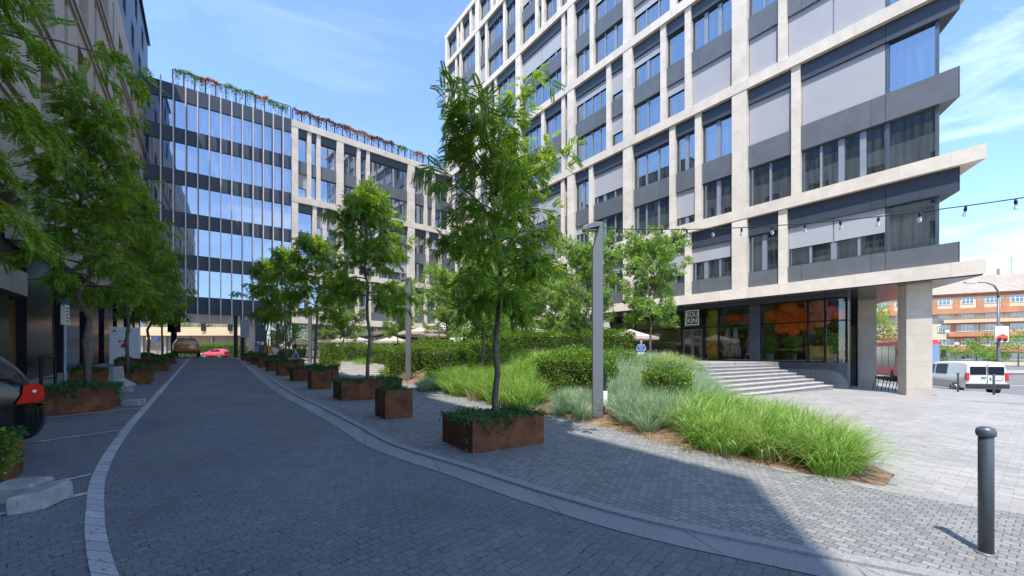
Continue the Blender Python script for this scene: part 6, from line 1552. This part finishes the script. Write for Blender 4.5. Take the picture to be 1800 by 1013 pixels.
# ------------------------------------------------------------------ people
M_skin = mat('skin', (.50, .29, .20), .6, var=.05); M_hairb = mat('brown hair', (.05, .028, .015), .7, var=.2); M_hairl = mat('blond hair', (.42, .28, .12), .7, var=.2)
def skinned(name, V, E, Rr, m, root, lvl=2):
    me = bpy.data.meshes.new(name); me.from_pydata(V, E, []); me.materials.append(m); o = bpy.data.objects.new(name, me); C.objects.link(o); o.parent = root
    sk = o.modifiers.new('skin', 'SKIN'); sk.use_smooth_shade = True
    for i, r_ in enumerate(Rr): me.skin_vertices[0].data[i].radius = r_ if hasattr(r_, '__len__') else (r_, r_)
    me.skin_vertices[0].data[0].use_root = True
    s_ = o.modifiers.new('sub', 'SUBSURF'); s_.levels = lvl; s_.render_levels = lvl; return o
def person(loc, rz, label, top, bottom, hair=None, pose='walk', h=1.72):
    t = empty('person', loc, rz, label, 'person', None); k = h/1.72
    sit = pose == 'sit'; hipz = .50 if sit else .93
    hip = (0, 0, hipz); def_ = {}
    up = hipz-.93
    def P(x, y, z): return (x*k, y*k, z*k)
    if pose == 'walk': kn = [(.10, -.20, .50), (-.10, .06, .48)]; an = [(.10, -.26, .08), (-.10, .36, .14)]; el = [(.24, .14, 1.12), (-.24, -.10, 1.12)]; ha = [(.23, .04, .88), (-.20, -.30, 1.02)]
    elif pose == 'stand': kn = [(.10, -.02, .50), (-.10, .0, .50)]; an = [(.11, 0, .08), (-.11, .02, .08)]; el = [(.25, .03, 1.13), (-.25, .03, 1.13)]; ha = [(.20, -.20, 1.0), (-.22, -.12, .92)]
    else: kn = [(.12, -.42, .52), (-.12, -.42, .52)]; an = [(.13, -.40, .08), (-.13, -.44, .08)]; el = [(.25, -.05, .72), (-.25, -.05, .72)]; ha = [(.16, -.28, .70), (-.16, -.28, .70)]
    z = lambda v: v+up
    V = [P(0, 0, hipz), P(0, .01, z(1.12)), P(0, .01, z(1.34)), P(0, 0, z(1.47)), P(0, -.015, z(1.56)), P(0, -.02, z(1.66)), P(0, -.015, z(1.73))]
    E = [(0, 1), (1, 2), (2, 3), (3, 4), (4, 5), (5, 6)]; Q = [(.15, .10), (.125, .09), (.15, .10), (.055, .055), (.075, .085), (.078, .095), (.05, .06)]
    for s_ in (0, 1):
        sg = 1 if s_ == 0 else -1; n = len(V)
        V += [P(sg*.17, .01, z(1.42)), P(*el[s_]), P(*ha[s_]), P(ha[s_][0], ha[s_][1]-.05, ha[s_][2]-.06)]; E += [(2, n), (n, n+1), (n+1, n+2), (n+2, n+3)]; Q += [.055, .040, .027, .032]
        n = len(V); f = an[s_]
        V += [P(sg*.09, 0, hipz-.06), P(*kn[s_]), P(*f), P(f[0], f[1]-.14, max(.03, f[2]-.04))]; E += [(0, n), (n, n+1), (n+1, n+2), (n+2, n+3)]; Q += [.085, .055, .038, .035]
    Q = [(a*k, a*k) if not hasattr(a, '__len__') else (a[0]*k, a[1]*k) for a in Q]
    skinned('body', V, E, Q, M_skin, t)
    # shirt: torso and upper arms; trousers: hips and legs
    sv = [P(0, 0, hipz+.02), P(0, .01, z(1.12)), P(0, .01, z(1.36)), P(0, 0, z(1.45))]; se = [(0, 1), (1, 2), (2, 3)]; sr = [(.165, .118), (.15, .11), (.165, .118), (.085, .075)]
    for sg, e in ((1, el[0]), (-1, el[1])): n = len(sv); sv += [P(sg*.17, .01, z(1.42)), P(*[lerp(a, b, .85) for a, b in zip((sg*.19, .01, z(1.42)), e)])]; se += [(2, n), (n, n+1)]; sr += [(.07, .07), (.058, .058)]
    skinned('shirt', sv, se, [(a*k, b*k) for a, b in sr], top, t)
    tv = [P(0, 0, hipz+.08), P(0, 0, hipz-.02)]; te = [(0, 1)]; tr_ = [(.155, .11), (.165, .125)]
    for sg, kk, aa in ((1, kn[0], an[0]), (-1, kn[1], an[1])): n = len(tv); tv += [P(sg*.09, 0, hipz-.08), P(*kk), P(aa[0], aa[1], aa[2]+.03)]; te += [(1, n), (n, n+1), (n+1, n+2)]; tr_ += [(.10, .10), (.070, .070), (.055, .055)]
    skinned('trousers', tv, te, [(a*k, b*k) for a, b in tr_], bottom, t)
    hb_ = MB(); hz = z(1.70)
    hb_.lathe([(.05, -.10), (.088, -.04), (.095, .02), (.075, .075), (.03, .10), (.002, .105)], 14, (0, .012*k, hz*k)); hb_.build('hair', hair or M_hairb, t, smooth=True)
    return t
M_ct = {n: mat(n+' cloth', c, .85, var=.1, vscale=8) for n, c in dict(black=(.015, .015, .018), jean=(.22, .30, .42), white=(.7, .7, .7), pink=(.75, .35, .30), blue=(.08, .18, .42), grey=(.4, .42, .45), darkblue=(.03, .05, .12), red=(.6, .06, .04)).items()}
def zq(x, y): return max(zg(x, y), .0)
x = at(519, 35.2); person((x.x, x.y, 1.05), R(120), 'person in a black top and light jeans walking past the dark green glass', M_ct['black'], M_ct['jean'], M_hairl)
x = at(451, 38.0); person((x.x, x.y, 1.22), R(-30), 'person in a blue shirt standing beside the map board', M_ct['blue'], M_ct['jean'], None, 'stand')
x = at(484, 35.6); person((x.x, x.y, 1.08), R(20), 'person in pale clothes sitting behind the far small planters', M_ct['white'], M_ct['grey'], None, 'sit')
x = at(740, 28.5); person((x.x, x.y, TZ), R(30), 'person in a pink top under the largest parasol', M_ct['pink'], M_ct['darkblue'], M_hairl, 'sit')
x = at(749, 31); person((x.x, x.y, TZ), R(-60), 'person in a blue grey top standing under the largest parasol', M_ct['grey'], M_ct['darkblue'], None, 'stand')
x = at(790, 27.5); person((x.x, x.y, TZ), R(0), 'person in black standing between the two large parasols', M_ct['black'], M_ct['black'], None, 'stand')
x = at(902, 25.5); person((x.x, x.y, TZ), R(40), 'person in a white top behind the right half of the back hedge', M_ct['white'], M_ct['jean'], None, 'sit')
x = at(1127, 23.8); person((x.x, x.y, TZ), R(-20), 'person in a pale blue shirt sitting by the parasol right of the lamp post', M_ct['blue'], M_ct['white'], None, 'sit')
for (px, Y), lab in {(741, 28.5): 'chair of the person in pink', (902, 25.5): 'chair behind the back hedge', (1127, 23.8): 'chair by the parasol right of the lamp post', (484, 35.6): 'chair behind the far small planters'}.items():
    p = at(px, Y); c = empty('cafe_chair', (p.x, p.y+.02, TZ if px > 500 else 1.08), R(20), lab+', dark slim cafe chair', 'chair', 'cafe chairs')
    MB().box(-.22, .22, -.2, .24, .40, .44).build('seat', M_black, c); MB().box(-.22, .22, .21, .24, .5, .85).build('backrest', M_black, c)
    for sx in (-.2, .2):
        for sy in (-.18, .22): MB().box(sx-.015, sx+.015, sy-.015, sy+.015, 0, .4 if sy < 0 else .5).build('leg', M_black, c)

# furniture and pots behind the shop glass
def shop_pt(px, y_in): 
    d = 34.6+y_in*1.2593; Y = d*F/(px-356.5); return Vector(((px-CX)/F*Y, Y, TZ+.02))
for k, (px, yi, lab) in enumerate([(1352, 1.0, 'potted plant behind the glass right of the dark facade post'), (1392, 2.2, 'potted plant behind the glass under the lantern cluster'), (1462, 1.4, 'potted plant behind the glass near the rounded corner'), (1168, .8, 'potted plant behind the glass left of the doors')]):
    p = shop_pt(px, yi); t = empty('potted_plant', p, 0, lab, 'potted plant', 'potted plants in the shop')
    MB().lathe([(.16, 0), (.22, .02), (.26, .45), (.22, .45)], 16).build('pot', M_concrete, t)
    r = np.random.default_rng(k+200); n_ = 700; v = r.normal(0, 1, (n_, 3)); v /= np.linalg.norm(v, axis=1, keepdims=True); P = v*np.array([.42, .42, .6])*(r.random((n_, 1))**.4)+np.array([0, 0, 1.05])
    np_mesh('leaves', leaf_box(P, v, .11, r, .02).reshape(-1, 3), 4, M_leaf2, t)
M_wd = MATS['pale wood']
for k, (px, yi, lab) in enumerate([(1372, 1.6, 'low pale wood table behind the wide shop pane'), (1410, 1.2, 'second low pale wood table behind the wide shop pane')]):
    t = empty('table', shop_pt(px, yi), TA, lab, 'table', 'tables in the shop'); MB().box(-.55, .55, -.35, .35, .70, .74).build('top', M_wd, t)
    for a in (-.5, .46):
        for b_2 in (-.3, .26): MB().box(a, a+.04, b_2, b_2+.04, 0, .70).build('leg', M_black, t)
for k, (px, yi) in enumerate([(1256, 5.6), (1300, 5.6), (1400, 5.6), (1450, 5.4)]):
    t = empty('shelf', shop_pt(px, yi), TA, ['shelf behind the ochre panel', 'shelf far behind the two pale garments', 'shelf deep behind the lantern cluster', 'shelf deep behind the wooden crate'][k]+' with coloured boxes', 'shelf', 'shelves in the shop')
    mb = MB()
    for z in (.05, .6, 1.15, 1.7, 2.2): mb.box(-.9, .9, -.2, .2, z, z+.03)
    for x in (-.9, .87): mb.box(x, x+.03, -.2, .2, .0501, 2.3)
    mb.build('frame', M_wd, t); r2 = random.Random(k)
    for z in (.08, .63, 1.18, 1.73):
        x = -.82
        while x < .7:
            w2 = r2.uniform(.12, .34); hh = r2.uniform(.18, .42); MB().box(x, x+w2, -.15, .12, z+.001, z+hh).build('box', [M_blind, M_white, M_lan, M_bsign, M_wd, M_yel][r2.randrange(6)], t); x += w2+r2.uniform(.03, .2)
for k in range(6):
    p = shop_pt(1215+50*k, 2.5); t = empty('pendant_lamp', (p.x, p.y, 4.2), 0, ['leftmost', 'second from left', 'third from left', 'third from right', 'second from right', 'rightmost'][k]+' of the small white globe lamps inside the shop', 'lamp', 'globe lamps in the shop')
    MB().lathe([(.01, .0), (.06, .02), (.08, .08), (.06, .14), (.01, .16)], 12).build('globe', M_white, t, smooth=True); MB().tube([(0, 0, .16), (0, 0, .45)], .006, 4).build('cord', M_black, t)
